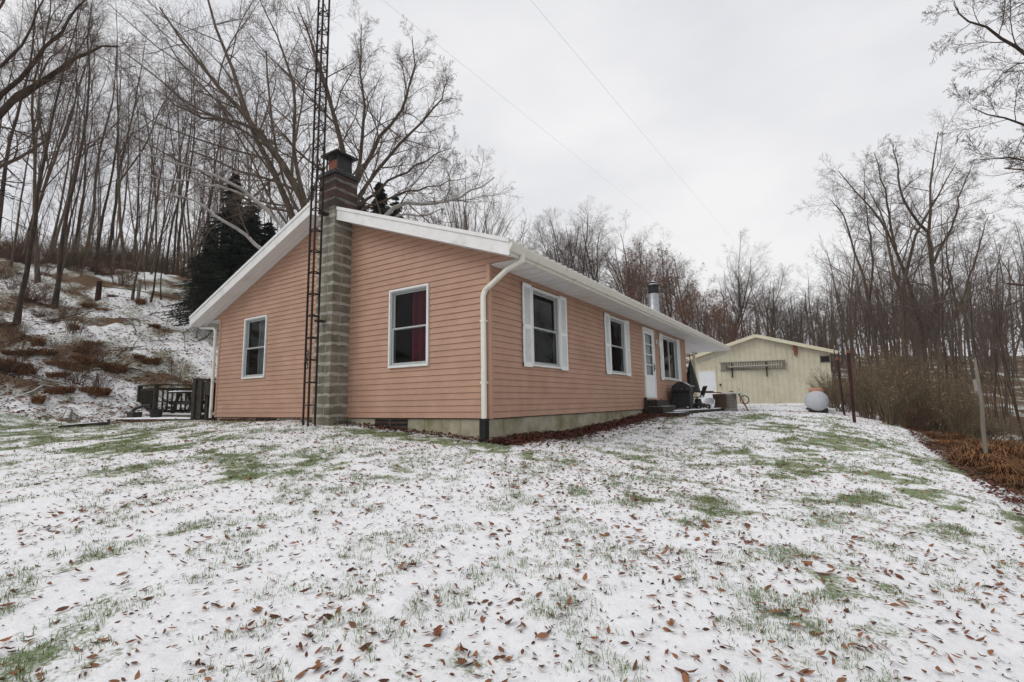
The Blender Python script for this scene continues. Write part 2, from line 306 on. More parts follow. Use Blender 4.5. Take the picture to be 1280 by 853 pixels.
def ground_mat(m):
    nt = m.node_tree; N = nt.nodes; L = nt.links; b = N['Principled BSDF']; b.inputs['Roughness'].default_value = .9; b.inputs['Specular IOR Level'].default_value = .15
    tc = N.new('ShaderNodeTexCoord')
    def noise(sc, det=5, ro=.6, st=None):
        n = N.new('ShaderNodeTexNoise'); n.inputs['Scale'].default_value = sc; n.inputs['Detail'].default_value = det; n.inputs['Roughness'].default_value = ro
        L.new(tc.outputs['Object'], n.inputs[0]); return n.outputs[0]
    def attr(a): n = N.new('ShaderNodeAttribute'); n.attribute_name = a; return n.outputs['Fac']
    def math_(op, a, b_, c=None):
        n = N.new('ShaderNodeMath'); n.operation = op
        for k, v in enumerate((a, b_, c)):
            if v is None: continue
            if isinstance(v, (int, float)): n.inputs[k].default_value = v
            else: L.new(v, n.inputs[k])
        return n.outputs[0]
    def rng_(v, a, b_, c=0, d=1):
        n = N.new('ShaderNodeMapRange'); L.new(v, n.inputs[0])
        for k, q in enumerate((a, b_, c, d)): n.inputs[k+1].default_value = q
        return n.outputs[0]
    def mix(f, a, b_):
        n = N.new('ShaderNodeMix'); n.data_type = 'RGBA'; L.new(f, n.inputs[0])
        for k, v in ((6, a), (7, b_)):
            if isinstance(v, tuple): n.inputs[k].default_value = (*v, 1)
            else: L.new(v, n.inputs[k])
        return n.outputs[2]
    green = attr('green'); bare = attr('bare')
    fine = noise(34, 6, .7); mid = noise(7, 5, .6); big = noise(1.3, 4, .5)
    # green grass with straw flecks; brown earth, dead stems
    gcol = mix(rng_(noise(50, 3), .4, .62), (.13, .185, .075), (.31, .33, .22))
    bcol = mix(rng_(noise(16, 6, .7), .36, .64), (.05, .032, .021), (.20, .125, .07))
    under = mix(rng_(bare, .15, .45), gcol, bcol)
    # threshold: snow where noise is above what bareness asks
    need = math_('ADD', math_('MULTIPLY', green, .31), math_('MULTIPLY', bare, .60))
    need = math_('ADD', need, .292)
    v = math_('ADD', math_('MULTIPLY', fine, .64), math_('ADD', math_('MULTIPLY', mid, .26), math_('MULTIPLY', big, .10)))
    sn = rng_(math_('SUBTRACT', v, need), -.02, .10)
    scol = mix(rng_(noise(12, 4), .35, .7), (.79, .80, .82), (.90, .90, .91))
    L.new(mix(sn, under, scol), b.inputs['Base Color'])
    bp = N.new('ShaderNodeBump'); bp.inputs['Strength'].default_value = .7; bp.inputs['Distance'].default_value = .03
    L.new(v, bp.inputs['Height']); L.new(bp.outputs[0], b.inputs['Normal'])
ground_mat(gm)
# ================================================================ THE HOUSE
ZF, ZS, LEN, GW = .348, 2.871, 12.70, 8.606
EAVE, RX = .60, -4.35            # eave line, ridge x
ZR, ZE = 4.86, 3.07              # top of roof at ridge and at right eave
SLOPE = (ZR-ZE)/(EAVE-RX)
LEAVE = -9.40
def roof_top(x): return ZR-(abs(x-RX))*SLOPE*(1.0 if x > RX else (ZR-2.95)/(RX-LEAVE)/SLOPE)
RAKE = .36
house = empty('house', (0, 0, 0), 'salmon one-storey house with lap siding, white trim and concrete block chimney', 'house')

def siding(name, axis, pos, z0, z1, span, openings, sign, course=.105):
    """lap siding: axis 'x' runs along x at y=pos facing -y (sign -1); axis 'y' runs along y at x=pos facing +x."""
    mb = MB()
    def put(a, z, o):
        return (a, pos+sign*o, z) if axis == 'x' else (pos+sign*o, a, z)
    nc = int(math.ceil((z1-z0)/course))
    for i in range(nc):
        a0 = z0+i*course; a1 = min(a0+course, z1)
        zs = sorted({a0, a1} | ({ZS} if a0 < ZS < a1 else set()) | {z for o in openings for z in o[2:] if a0 < z < a1})
        for u, v in zip(zs[:-1], zs[1:]):
            s0 = span(u+1e-5); s1 = span(v-1e-5)
            if s1[0] >= s1[1] and s0[0] >= s0[1]: continue
            cuts = [(o[0], o[1]) for o in openings if o[2] <= u+1e-6 and o[3] >= v-1e-6]
            segs = []; cur = None
            pts = sorted(cuts)
            left = (s0[0], s1[0])
            for c in pts: segs.append((left, (c[0], c[0]))); left = (c[1], c[1])
            segs.append((left, (s0[1], s1[1])))
            ou = .016*(1-(u-a0)/course); ov = .016*(1-(v-a0)/course)
            for (l0, l1), (r0, r1) in segs:
                if r0-l0 < .005 and r1-l1 < .005: continue
                mb.quad(put(l0, u, ou), put(r0, u, ou), put(r1, v, ov), put(l1, v, ov))
                if u == a0: mb.quad(put(l0, u, ou), put(r0, u, ou), put(r0, u+.002, 0), put(l0, u+.002, 0))
    return mb.build(name, M['siding'], house)

# openings (u0, u1, z0, z1)
g_open = [(-7.395, -6.423, 1.256, 2.74), (-2.320, -1.317, 1.256, 2.74)]
TR = .06
def rake_z(x): return roof_top(x)-.15
def gspan(z):
    # gable outline under the roof; above the soffit line it reaches out into the boxed eaves
    if z <= ZS: return (-GW, 0.0)
    xr = EAVE-.02 if z < roof_top(EAVE-.02)-.15 else RX+(ZR-.15-z)/SLOPE
    sl = (ZR-2.95)/(RX-LEAVE)
    xl = LEAVE+.05 if z < roof_top(LEAVE+.05)-.15 else RX-(ZR-.15-z)/sl
    return (max(xl, LEAVE+.05), min(xr, EAVE-.02))
siding('gable_siding', 'x', 0, ZF, ZR-.16, gspan, g_open, -1)
# long wall: windows with shutters and the door; y0, y1 of the outer pieces incl. shutters
SH = .32
w1 = (.975+SH, 2.72-SH, 1.245, 2.735); w2 = (4.79+SH, 6.52-SH, 1.26, 2.735); dr = (7.70, 8.75, .647, 2.765); w3 = (9.36+SH, 11.85-SH, 1.26, 2.735)
siding('long_wall_siding', 'y', 0, ZF, ZS, lambda z: (0.0, LEN), [w1, w2, dr, w3], 1)
siding('rear_gable_siding', 'x', LEN, ZF, ZR-.16, lambda z: (-GW, 0.0) if z <= ZS else (RX-(ZR-.15-z)/SLOPE if RX-(ZR-.15-z)/SLOPE > -GW else -GW, min(0, RX+(ZR-.15-z)/SLOPE)), [], 1, .105)
siding('back_wall_siding', 'y', -GW, ZF, ZS, lambda z: (0.0, LEN), [], -1)
ct = MB()
for bb in ((-.05, .022, -.022, .05), (-GW-.022, -GW+.05, -.024, .05), (-.05, .022, LEN-.05, LEN+.022)):
    ct = MB(); ct.box(*bb, ZF-.01, ZS); ct.build('corner_trim', M['cornertrim'], house, bevel=.004)
# foundation
fb = MB(); i0 = .03
def course_wall(x0, y0, x1, y1, zb, zt, nx, ny):
    Lw = math.hypot(x1-x0, y1-y0); k = int(Lw/.405)+1
    for row, (a, b) in enumerate([(zb, zb+.2), (zb+.2, zb+.4), (zb+.4, zt)]):
        for j in range(-1, k+1):
            u0 = max(0, j*.405+(.2 if row % 2 else 0)); u1 = min(Lw, u0+.4 if j >= 0 else .2)
            if j == -1 and row % 2 == 0 or u1-u0 < .03: continue
            ax, ay = x0+(x1-x0)*u0/Lw, y0+(y1-y0)*u0/Lw; bx, by = x0+(x1-x0)*u1/Lw, y0+(y1-y0)*u1/Lw
            fb.box(min(ax, bx, ax-nx*.2, bx-nx*.2), max(ax, bx, ax-nx*.2, bx-nx*.2), min(ay, by, ay-ny*.2, by-ny*.2), max(ay, by, ay-ny*.2, by-ny*.2), a, b-.004)
course_wall(-.03, 0, -.03, LEN, -.45, ZF-.012, 1, 0); fb.build('foundation', M['found'], house, bevel=.004)
for a, b in ((-GW+.03, -6.81), (-5.95, -2.72), (-1.86, -.235)): fb = MB(); course_wall(a, .03, b, .03, -.45, ZF-.012, 0, -1); fb.build('foundation', M['found'], house, bevel=.004)
mi = MB(); mi.box(-GW+.04, -.05, .055, LEN-.05, -.45, ZF-.02); mi.build('foundation_infill', M['found'], house)
for x0, x1 in ((-6.81, -5.95), (-2.72, -1.86)):
    v = MB(); v.box(x0+.0, x1-.0, .045, .052, -.2, ZF-.03); v.build('crawl_vent', M['interior'], house)
    v = MB(); q = v
    for k in range(5): q.box(x0+.02, x1-.02, .03, .042, -.1+k*.085, -.06+k*.085)
    q.box(x0+.40, x0+.44, .02, .04, -.2, ZF-.03); q.build('vent_louvre', M['barkdark'], [o for o in house.children if o.name.startswith('crawl_vent')][-1])
# dark rooms behind the glass
im = MB()
im.quad((-.35, .35, ZF), (-GW+.35, .35, ZF), (-GW+.35, LEN-.35, ZF), (-.35, LEN-.35, ZF)); im.quad((-.05, .05, ZS+.02), (-GW+.05, .05, ZS+.02), (-GW+.05, LEN-.05, ZS+.02), (-.05, LEN-.05, ZS+.02))
im.box(-3.4, -3.3, .3, LEN-.3, ZF, ZS); im.box(-GW+.2, -.3, 3.2, 3.3, ZF, ZS); im.box(-3.3, -.3, 7.0, 7.1, ZF, ZS); im.box(-3.3, -.3, 9.1, 9.2, ZF, ZS)
im.box(-5.4, -5.3, .3, 3.2, ZF, ZS); im.box(-GW+.2, -.12, LEN-.35, LEN-.25, ZF, ZS)
im.build('interior_walls', M['interior'], house)

# roof slabs with ribs
rf = MB(); Y0, Y1 = -RAKE-.02, 18.45; th = .035
def slab(xa, xb, za, zb):
    rf.add([(xa, Y0, za), (xb, Y0, zb), (xb, Y1, zb), (xa, Y1, za), (xa, Y0, za-th), (xb, Y0, zb-th), (xb, Y1, zb-th), (xa, Y1, za-th)],
           [(0, 1, 2, 3), (7, 6, 5, 4), (0, 4, 5, 1), (1, 5, 6, 2), (2, 6, 7, 3), (3, 7, 4, 0)])
slab(RX, EAVE+.06, ZR, roof_top(EAVE+.06)); slab(LEAVE-.03, RX-.001, roof_top(LEAVE-.03), ZR)
# the chimney passes through the rake edge on the gable end: the roof starts behind it there
y = Y0+.1
while y < Y1:
    rf.bar((RX+.05, y, ZR+.0), (EAVE+.05, y, roof_top(EAVE+.05)+.012), .045, .03); rf.bar((RX-.05, y, ZR), (LEAVE, y, roof_top(LEAVE)+.012), .045, .03); y += .229
roof = rf.build('roof', M['roofm'], house)
rc = MB(); rc.bar((RX, Y0, ZR+.02), (RX, Y1, ZR+.02), .3, .03); rc.build('ridge_cap', M['roofm'], roof)
# rake fascia boards (either side of the chimney) and sloping soffit
CX0, CX1 = -3.995, -3.48
fa = MB()
def fascia(xa, xb, y0, y1, top, h):
    za, zb = roof_top(xa)+top, roof_top(xb)+top
    fa.add([(xa, y0, za), (xb, y0, zb), (xb, y1, zb), (xa, y1, za), (xa, y0, za-h), (xb, y0, zb-h), (xb, y1, zb-h), (xa, y1, za-h)],
           [(0, 1, 2, 3), (7, 6, 5, 4), (0, 4, 5, 1), (1, 5, 6, 2), (2, 6, 7, 3), (3, 7, 4, 0)])
for xa, xb in ((CX1+.004, EAVE+.055), (LEAVE-.02, RX), (RX, CX0-.06)):
    fascia(xa, xb, -RAKE-.035, -RAKE-.005, -.045, .20)        # board
    fascia(xa, xb, -RAKE-.055, -RAKE+.03, .022, .065)         # metal drip edge
    fascia(xa, xb, -RAKE-.042, -RAKE+.00, -.232, .018)        # lower lip
fa.build('rake_fascia', M['white'], house)
sf = MB(); fa = sf
k = 0
def soff_piece(xa, xb):
    # tongue and groove strips running along the rake
    for q in range(3):
        y0 = -RAKE+.0+q*.118
        fascia(xa, xb, y0, y0+.112, -.215, .012)
soff_piece(CX1+.02, EAVE-.01); soff_piece(LEAVE+.0, RX-.001); soff_piece(RX, CX0-.03)
sf.build('rake_soffit', M['soffit'], house)
# eave box: level soffit with panel joints
es = MB(); y = 0.0
while y < 18.40:
    y1 = min(y+.305, 18.40); es.box(.0 if y > -1 else 0, EAVE-.012, y+.016, y1-.016, ZS-.012, ZS+.004); y = y1
es.box(.02, EAVE-.012, .0, 18.4, ZS+.03, ZS+.034)
es.build('eave_soffit', M['soffit'], house)
es = MB()
es.box(LEAVE+.02, -GW-.002, .0, 18.4, ZS-.02, ZS); es.build('back_eave_soffit', M['soffit'], house)
es = MB(); es.box(EAVE-.01, EAVE+.012, -RAKE, 18.4, ZS-.03, roof_top(EAVE)-.04); es.build('eave_fascia', M['cream'], house)
es = MB(); es.box(LEAVE-.0, LEAVE+.02, -RAKE, 18.4, ZS-.1, roof_top(LEAVE)-.04); es.build('back_fascia', M['white'], house)
# porch ceiling beyond the wall end
pc = MB()
for q in range(14): pc.box(-GW+q*.615, -GW+q*.615+.6, LEN+.02, 18.38, ZS-.010, ZS+.004)
pc.box(-GW, -.002, LEN+.02, 18.38, ZS+.006, ZS+.015); pc.build('porch_ceiling', M['soffit'], house)
pg = MB(); zc = ZS+.015
pg.add([(-GW-.3, 18.39, zc), (EAVE-.05, 18.39, zc), (EAVE-.05, 18.39, roof_top(EAVE-.05)-.04), (RX, 18.39, ZR-.04), (LEAVE+.1, 18.39, roof_top(LEAVE+.1)-.04)], [(0, 1, 2, 3, 4)])
pg.build('porch_gable', M['siding'], house)
for x, y in ((-.92, 18.28), (-4.3, 18.28), (-8.4, 18.28)):
    p_ = MB(); z = gzs(x, y)-.1; p_.box(x-.06, x+.06, y-.06, y+.06, z, ZS-.012); p_.build('porch_post', M['shedtrim'], house, bevel=.008)
# gutter: a K profile swept along the eave
gu = MB(); prof = [(0, 0), (0, -.115), (.055, -.115), (.075, -.08), (.098, -.03), (.105, 0), (.098, .0), (.09, -.028), (.068, -.076), (.05, -.107), (.008, -.107), (.008, 0)]
gx0, gzt_ = EAVE+.013, 3.005
vs = []
for yy in (-RAKE-.03, 18.5): vs += [(gx0+a, yy, gzt_+b) for a, b in prof]
n = len(prof); fs = [(i, (i+1) % n, n+(i+1) % n, n+i) for i in range(n)]
gu.add(vs, fs)
for yy in (-RAKE-.03, 18.498): gu.add([(gx0+a, yy, gzt_+b) for a, b in prof[:6]]+[(gx0+a, yy+.003, gzt_+b) for a, b in prof[:6]], [(0, 1, 2, 3, 4, 5), (11, 10, 9, 8, 7, 6), (0, 6, 7, 1), (1, 7, 8, 2), (2, 8, 9, 3), (3, 9, 10, 4), (4, 10, 11, 5)])
gut = gu.build('gutter', M['cream'], house)
gu = MB(); gu.box(LEAVE-.12, LEAVE-.015, -RAKE+.02, 18.4, 2.72, 2.83); gu.build('back_gutter', M['cream'], house)
# downspouts
def spout(pts, w=.085, h=.065, name='downspout'):
    mb = MB()
    for a, b in zip(pts[:-1], pts[1:]):
        a = np.array(a, float); b = np.array(b, float); t = (b-a)/np.linalg.norm(b-a)
        mb.bar(a-t*.015, b+t*.015, w, h, up=(0, -1, .01) if abs(t[2]) > .9 else (0, 0, 1))
    o = mb.build(name, M['cream'], house, bevel=.014); return o
s1 = spout([(EAVE+.06, -.02, 2.905), (EAVE+.05, -.02, 2.80), (.38, -.05, 2.70), (-.035, -.075, 2.42), (-.075, -.075, 2.33), (-.075, -.075, .34)])
b = MB(); b.bar((-.075, -.075, .345), (-.075, -.085, -.10), .13, .10, up=(0, -1, .01)); b.build('spout_boot', M['rubber'], s1, bevel=.01)
b = MB()
for zz in (.9, 1.9): b.box(-.125, -.025, -.110, -.020, zz, zz+.03)
b.build('spout_strap', M['cream'], s1)
spout([(LEAVE-.05, -.12, 2.75), (LEAVE-.03, -.10, 2.70), (-8.78, -.075, 2.63), (-8.70, -.075, 2.55), (-8.70, -.075, .34)], .075, .06)
spout([(EAVE+.06, 18.44, 2.90), (EAVE+.03, 18.44, 2.80), (-.80, 18.40, 2.37), (-.98, 18.37, 2.30), (-.98, 18.37, .3)], .085, .065)

# windows ----------------------------------------------------------------
def window(axis, u0, u1, z0, z1, curtain=None, slider=False, wall=0, sash_mat='winframe', label=None):
    def bx(mb, a, b, z, w, o0, o1):           # o = distance outwards from the wall
        if axis == 'x': mb.box(a, b, wall-o1, wall-o0, z, w)
        else: mb.box(wall+o0, wall+o1, a, b, z, w)
    t = .042
    fr = MB(); bx(fr, u0, u1, z1-t, z1, -.05, .045); bx(fr, u0, u1, z0, z0+t, -.05, .05); bx(fr, u0, u0+t, z0+t, z1-t, -.05, .045); bx(fr, u1-t, u1, z0+t, z1-t, -.05, .045)
    root = fr.build('window', M['white'], house, bevel=.006)
    if label: root['label'] = label
    a, b, c, d = u0+t, u1-t, z0+t, z1-t
    jm = MB(); j = .022; bx(jm, a, a+j, c, d, -.09, .02); bx(jm, b-j, b, c, d, -.09, .02); bx(jm, a+j, b-j, d-j, d, -.09, .02); bx(jm, a+j, b-j, c, c+j, -.09, .02)
    jm.build('jamb', M[sash_mat], root)
    a += j; b -= j; c += j; d -= j; s = .030
    def sash(a, b, c, d, o):
        q = MB(); bx(q, a, b, c, c+s, o-.025, o); bx(q, a, b, d-s, d, o-.025, o); bx(q, a, a+s, c+s, d-s, o-.025, o); bx(q, b-s, b, c+s, d-s, o-.025, o)
        q.build('sash', M['white'] if slider else M[sash_mat], root, bevel=.003)
        g = MB(); oo = o-.014
        if axis == 'x': g.quad((a+s-.004, wall-oo, c+s-.004), (b-s+.004, wall-oo, c+s-.004), (b-s+.004, wall-oo, d-s+.004), (a+s-.004, wall-oo, d-s+.004))
        else: g.quad((wall+oo, a+s-.004, c+s-.004), (wall+oo, b-s+.004, c+s-.004), (wall+oo, b-s+.004, d-s+.004), (wall+oo, a+s-.004, d-s+.004))
        g.build('pane', M['glass'], root, recalc=False)
    if slider:
        m = (a+b)/2; sash(a, m+.02, c, d, -.02); sash(m-.02, b, c, d, -.05)
    else:
        m = (c+d)/2-.01; sash(a, b, m-.02, d, -.03); sash(a, b, c, m+.02, .0)
    if curtain:
        m_, ca, cb, cz = curtain; q = MB(); k = 26
        for i in range(k):
            x0, x1 = ca+(cb-ca)*i/k, ca+(cb-ca)*(i+1)/k; o0, o1 = .12+.018*math.sin(i*1.9), .12+.018*math.sin((i+1)*1.9)
            if axis == 'x': q.quad((x0, wall+o0, cz), (x1, wall+o1, cz), (x1, wall+o1, z1+.05), (x0, wall+o0, z1+.05))
            else: q.quad((wall-o0, x0, cz), (wall-o1, x1, cz), (wall-o1, x1, z1+.05), (wall-o0, x0, z1+.05))
        q.build('curtain', m_, root)
    return root
window('x', *g_open[0], curtain=(M['curtaingrey'], -7.0, -6.42, 1.3))
window('x', *g_open[1], curtain=(M['curtain'], -1.86, -1.40, 1.3))
window('y', *w1); window('y', *w2); window('y', *w3, slider=True)
def shutter(y0, y1, z0, z1):
    q = MB(); o0, o1 = .022, .045; s = .05
    mid = (z0+z1)/2-.03
    for a, b in ((z0, z0+.08), (mid-.03, mid+.03), (z1-.07, z1)): q.box(o0, o1, y0, y1, a, b)
    for a, b in ((y0, y0+s), (y1-s, y1)): q.box(o0, o1-.001, a, b, z0, z1)
    sh = q.build('shutter', M['shutter'], house, bevel=.003)
    l = MB()
    for a, b in ((z0+.08, mid-.03), (mid+.03, z1-.07)):
        z = a
        while z < b-.005:
            l.quad((o0+.002, y0+s, z+.03), (o0+.002, y1-s, z+.03), (o1-.006, y1-s, z), (o1-.006, y0+s, z)); z += .03
    l.box(o0-.004, o0, y0+.01, y1-.01, z0+.01, z1-.01)
    l.build('louvres', M['shutter'], sh)
for (a, b, c, d) in (w1, w2, w3):
    shutter(a-SH, a-.012, c-.02, d+.025); shutter(b+.012, b+SH, c-.02, d+.025)
# storm door
y0, y1, z0, z1 = dr
q = MB(); t = .07
q.box(-.05, .05, y0, y0+t, z0, z1); q.box(-.05, .05, y1-t, y1, z0, z1); q.box(-.05, .05, y0+t, y1-t, z1-t, z1); q.box(-.05, .07, y0+t, y1-t, z0, z0+.035)
q.build('door_frame', M['white'], house, bevel=.006)
a, b, c, d = y0+t+.008, y1-t-.008, z0+.045, z1-t-.008; zm = c+.66
q = MB(); q.box(.0, .035, a, b, c, zm); q.box(.0, .036, a, a+.10, zm, d); q.box(.0, .036, b-.10, b, zm, d); q.box(.0, .036, a+.10, b-.10, d-.10, d)
door = q.build('door', M['shutter'], house, bevel=.004)
q = MB(); q.quad((.012, a+.10, zm), (.012, b-.10, zm), (.012, b-.10, d-.10), (.012, a+.10, d-.10)); q.build('pane', M['glass'], door, recalc=False)
q = MB()
for k in range(1, 4): zz = zm+(d-.10-zm)*k/4; q.box(.012, .028, a+.10, b-.10, zz-.014, zz+.014)
q.build('muntin', M['white'], door)
q = MB(); q.box(-.09, -.05, y0+t, y1-t, c, d); 
for k in range(40): zz = zm+.03+k*.028; q.box(-.05, -.047, a+.06, b-.06, zz, zz+.022) if zz < d-.1 else None
q.build('inner_door', M['blind'], house)
q = MB(); q.box(.036, .045, b-.075, b-.03, zm+.12, zm+.36); q.tube([(.045, b-.052, zm+.18), (.075, b-.052, zm+.19), (.075, b-.052, zm+.30), (.045, b-.052, zm+.31)], .011); q.build('handle', M['blackplain'], door)
# porch light by the door
q = MB(); q.box(.015, .04, 9.0, 9.1, 2.36, 2.50); q.tube([(.03, 9.05, 2.45), (.10, 9.05, 2.49), (.13, 9.05, 2.44)], .012); 
wl = q.build('wall_light', M['white'], house)
q = MB(); q.lathe([(.03, 2.44), (.05, 2.40), (.055, 2.30), (.035, 2.26)], (.13, 9.05, 0), 12); q.build('lamp_glass', M['shutter'], wl, smooth=True)
# entry step
q = MB(); q.box(.03, .55, 7.55, 8.95, -.1, .42); q.box(.03, .35, 7.7, 8.8, .42, .60); q.box(.55, .95, 7.6, 8.9, -.1, .24)
q.build('entry_step', M['wooddark'], house, bevel=.01)
q = MB(); q.box(.05, .12, 7.45, 7.53, .1, .68); q.box(.05, .12, 8.98, 9.06, .1, .62); q.box(.05, .11, 9.06, 9.5, .50, .56); q.build('step_post', M['wooddark'], house, bevel=.005)

# chimney -----------------------------------------------------------------
cx0, cx1, cy0, cy1 = CX0, CX1, -.435, -.002
def chimney_courses(zlo, zhi, y1, x0, x1, y0, which):
    body = MB(); joints = MB(); z = zlo; k = 0
    while z < zhi-.02:
        z1_ = min(z+.2, zhi)
        body.box(x0, x1, y0, y1, z+.012, z1_-.002)
        z = z1_; k += 1
    return body
ch = chimney_courses(-.2, 4.55, cy1, cx0, cx1, cy0, 0).build('chimney', M['block'], house, bevel=.008)
# smeared mortar bands between courses, slightly proud and wavy
mo = MB(); r_ = random.Random(4)
def band(z, x0, x1, y0, y1):
    nseg = 5; o = .004
    pts = [(x0-o, y1), (x0-o, y0-o)]+[(x0-o+(x1-x0+2*o)*i/nseg, y0-o) for i in range(1, nseg+1)]+[(x1+o, y0-o+(y1-y0)*i/nseg) for i in range(1, nseg+1)]
    lo = [z-.016-r_.random()*.034 for _ in pts]; hi = [z+.010+r_.random()*.026 for _ in pts]
    vs = [(a, b, c) for (a, b), c in zip(pts, lo)]+[(a, b, c) for (a, b), c in zip(pts, hi)]; m = len(pts)
    mo.add(vs, [(i, i+1, m+i+1, m+i) for i in range(m-1)])
z = 0.0
while z < 4.5: band(z, cx0, cx1, cy0, cy1); z += .2
for k, z in enumerate(np.arange(0, 4.5, .2)):
    xx = cx0+(.17 if k % 2 else .36); mo.box(xx-.006, xx+.006, cy0-.003, cy0+.004, z+.02, z+.185)
    yy_ = cy0+(.20 if k % 2 else .40)
    if yy_ < cy1-.05: mo.box(cx1-.004, cx1+.003, yy_-.006, yy_+.006, z+.02, z+.185)
mo.build('mortar_joints', M['mortar'], ch)
ux0, ux1, uy0, uy1 = cx0-.01, cx1+.01, cy0-.01, .10
q = chimney_courses(4.55, 5.33, uy1, ux0, ux1, uy0, 1)
up = q.build('chimney_stack', M['blockred'], house, bevel=.008)
mo = MB()
for z in (4.55, 4.75, 4.95, 5.15): band(z, ux0, ux1, uy0, uy1)
mo.build('mortar_joints', M['mortardark'], up)
q = MB(); q.box(ux0-.035, ux1+.035, uy0-.035, uy1+.035, 5.27, 5.35)
cxm, cym = (ux0+ux1)/2, (uy0+uy1)/2
q.add([(ux0-.03, uy0-.03, 5.352), (ux1+.03, uy0-.03, 5.352), (ux1+.03, uy1+.03, 5.352), (ux0-.03, uy1+.03, 5.352), (cxm-.16, cym-.16, 5.44), (cxm+.16, cym-.16, 5.44), (cxm+.16, cym+.16, 5.44), (cxm-.16, cym+.16, 5.44)],
      [(0, 1, 5, 4), (1, 2, 6, 5), (2, 3, 7, 6), (3, 0, 4, 7), (4, 5, 6, 7)])
q.build('crown', M['black'], up, bevel=.006)
q = MB()
for x0, x1, y0, y1 in ((-.15, .15, -.15, -.12), (-.15, .15, .12, .15), (-.15, -.12, -.12, .12), (.12, .15, -.12, .12)): q.box(cxm+x0, cxm+x1, cym+y0, cym+y1, 5.40, 5.66)
q.build('flue', M['clay'], up)
q = MB()
for x, y in ((-.17, -.17), (.17, -.17), (.17, .17), (-.17, .17)): q.box(cxm+x-.012, cxm+x+.012, cym+y-.012, cym+y+.012, 5.42, 5.76)
q.box(cxm+.155, cxm+.175, cym-.16, cym+.16, 5.44, 5.76); q.box(cxm-.02, cxm+.16, cym+.155, cym+.175, 5.44, 5.76)
o_ = .27
q.add([(cxm-o_, cym-o_, 5.755), (cxm+o_, cym-o_, 5.755), (cxm+o_, cym+o_, 5.755), (cxm-o_, cym+o_, 5.755), (cxm-o_, cym-o_, 5.79), (cxm+o_, cym-o_, 5.79), (cxm+o_, cym+o_, 5.79), (cxm-o_, cym+o_, 5.79), (cxm-.08, cym-.08, 5.86), (cxm+.08, cym-.08, 5.86), (cxm+.08, cym+.08, 5.86), (cxm-.08, cym+.08, 5.86)],
      [(3, 2, 1, 0), (0, 1, 5, 4), (1, 2, 6, 5), (2, 3, 7, 6), (3, 0, 4, 7), (4, 5, 9, 8), (5, 6, 10, 9), (6, 7, 11, 10), (7, 4, 8, 11), (8, 9, 10, 11)])
q.build('rain_cap', M['black'], up)
# insulated stove pipe on the roof
q = MB(); px_, py_ = -.8, 11.8; zb = roof_top(px_)
q.lathe([(.30, zb-.12), (.24, zb+.10), (.19, zb+.16), (.185, 4.66)], (px_, py_, 0), 20)
sp = q.build('stove_pipe', M['galv'], house, smooth=True)
q = MB(); q.lathe([(.192, 4.60), (.20, 4.62), (.20, 4.86), (.245, 4.88), (.245, 4.93), (.10, 4.99), (.09, 5.03), (.11, 5.05), (.05, 5.09)], (px_, py_, 0), 20)
q.build('pipe_cap', M['black'], sp, smooth=True)

# ================================================================ ANTENNA TOWER
tower = empty('antenna_tower', (-3.75, -.68, gzs(-3.75, -.68)), 'tall thin rusty lattice antenna mast standing against the chimney', 'antenna tower')
tb = tower.location; legs = [(-3.85, -.72), (-3.715, -.56), (-3.64, -.76)]
legs = [(a-tb.x, b-tb.y) for a, b in legs]; HT = 13.5
for a, b in legs:
    q = MB(); q.tube([(a, b, -.1), (a, b, HT)], .021, 8); q.build('leg', M['tower'], tower)
z = .38; k = 0
tri = [(legs[0], legs[1]), (legs[1], legs[2]), (legs[2], legs[0])]
while z < HT-.3:
    q = MB()
    for a, b in tri:
        q.tube([(*a, z), (*b, z)], .011 if z > 4.3 else .013, 5, False)
        if z > 4.3: q.tube([(*a, z), (*b, z+.17)], .010, 5, False)
    q.build('cross_brace', M['tower'], tower)
    z += .43
q = MB()
for zz in (2.0, 4.2): q.box(-3.80-tb.x, -3.66-tb.x, -.60-tb.y, -.437-tb.y, zz, zz+.03)
q.build('wall_bracket', M['tower'], tower)
q = MB(); pts = []
for i in range(40):
    a = i*.7; pts.append((legs[0][0]+.035+.035*math.cos(a), legs[0][1]+.03*math.sin(a), 1.25+.18*math.sin(i*.37)))
q.tube(pts, .006, 5); q.tube([(legs[0][0]+.01, legs[0][1]-.02, z_) for z_ in np.linspace(1.3, 13, 20)], .007, 5); q.build('antenna_cable', M['blackplain'], tower)

# ================================================================ SHED
Ls = np.array([-2.45, 25.05]); Rs = np.array([4.62, 26.55]); sd = (Rs-Ls); SWd = np.linalg.norm(sd); sd /= SWd; sn = np.array([sd[1], -sd[0]])   # sn points to camera
rzs = math.atan2(sd[1], sd[0])
shed = empty('metal_shed', (Ls[0], Ls[1], .25), 'pale yellow ribbed steel shed with white door at the end of the lawn', 'shed', rz=rzs)
# local frame: x along front, y away from camera, z up from .25
HE, HR, XR = 2.92, 4.12, 3.50
def stop(x): return HR-(HR-HE)*abs(x-XR)/(XR+.35 if x < XR else SWd+.35-XR)
q = MB(); x = 0.0; r9 = .275
dx0, dx1, dh = .22, 1.16, 2.08
while x < SWd-.001:
    xs = [x, x+.09, x+.10, x+.135, x+.145, min(x+r9, SWd)]; os_ = [0, 0, .035, .035, 0, 0]
    for a, b, oa, ob in zip(xs[:-1], xs[1:], os_[:-1], os_[1:]):
        if a >= SWd: break
        b = min(b, SWd)
        for z0_, z1_ in ((-.3, dh), (dh, None)):
            if z1_ is not None and a >= dx0-.001 and b <= dx1+.05: continue
            q.quad((a, -oa, z0_), (b, -ob, z0_), (b, -ob, z1_ if z1_ is not None else stop(b)-.06), (a, -oa, z1_ if z1_ is not None else stop(a)-.06))
    x += r9
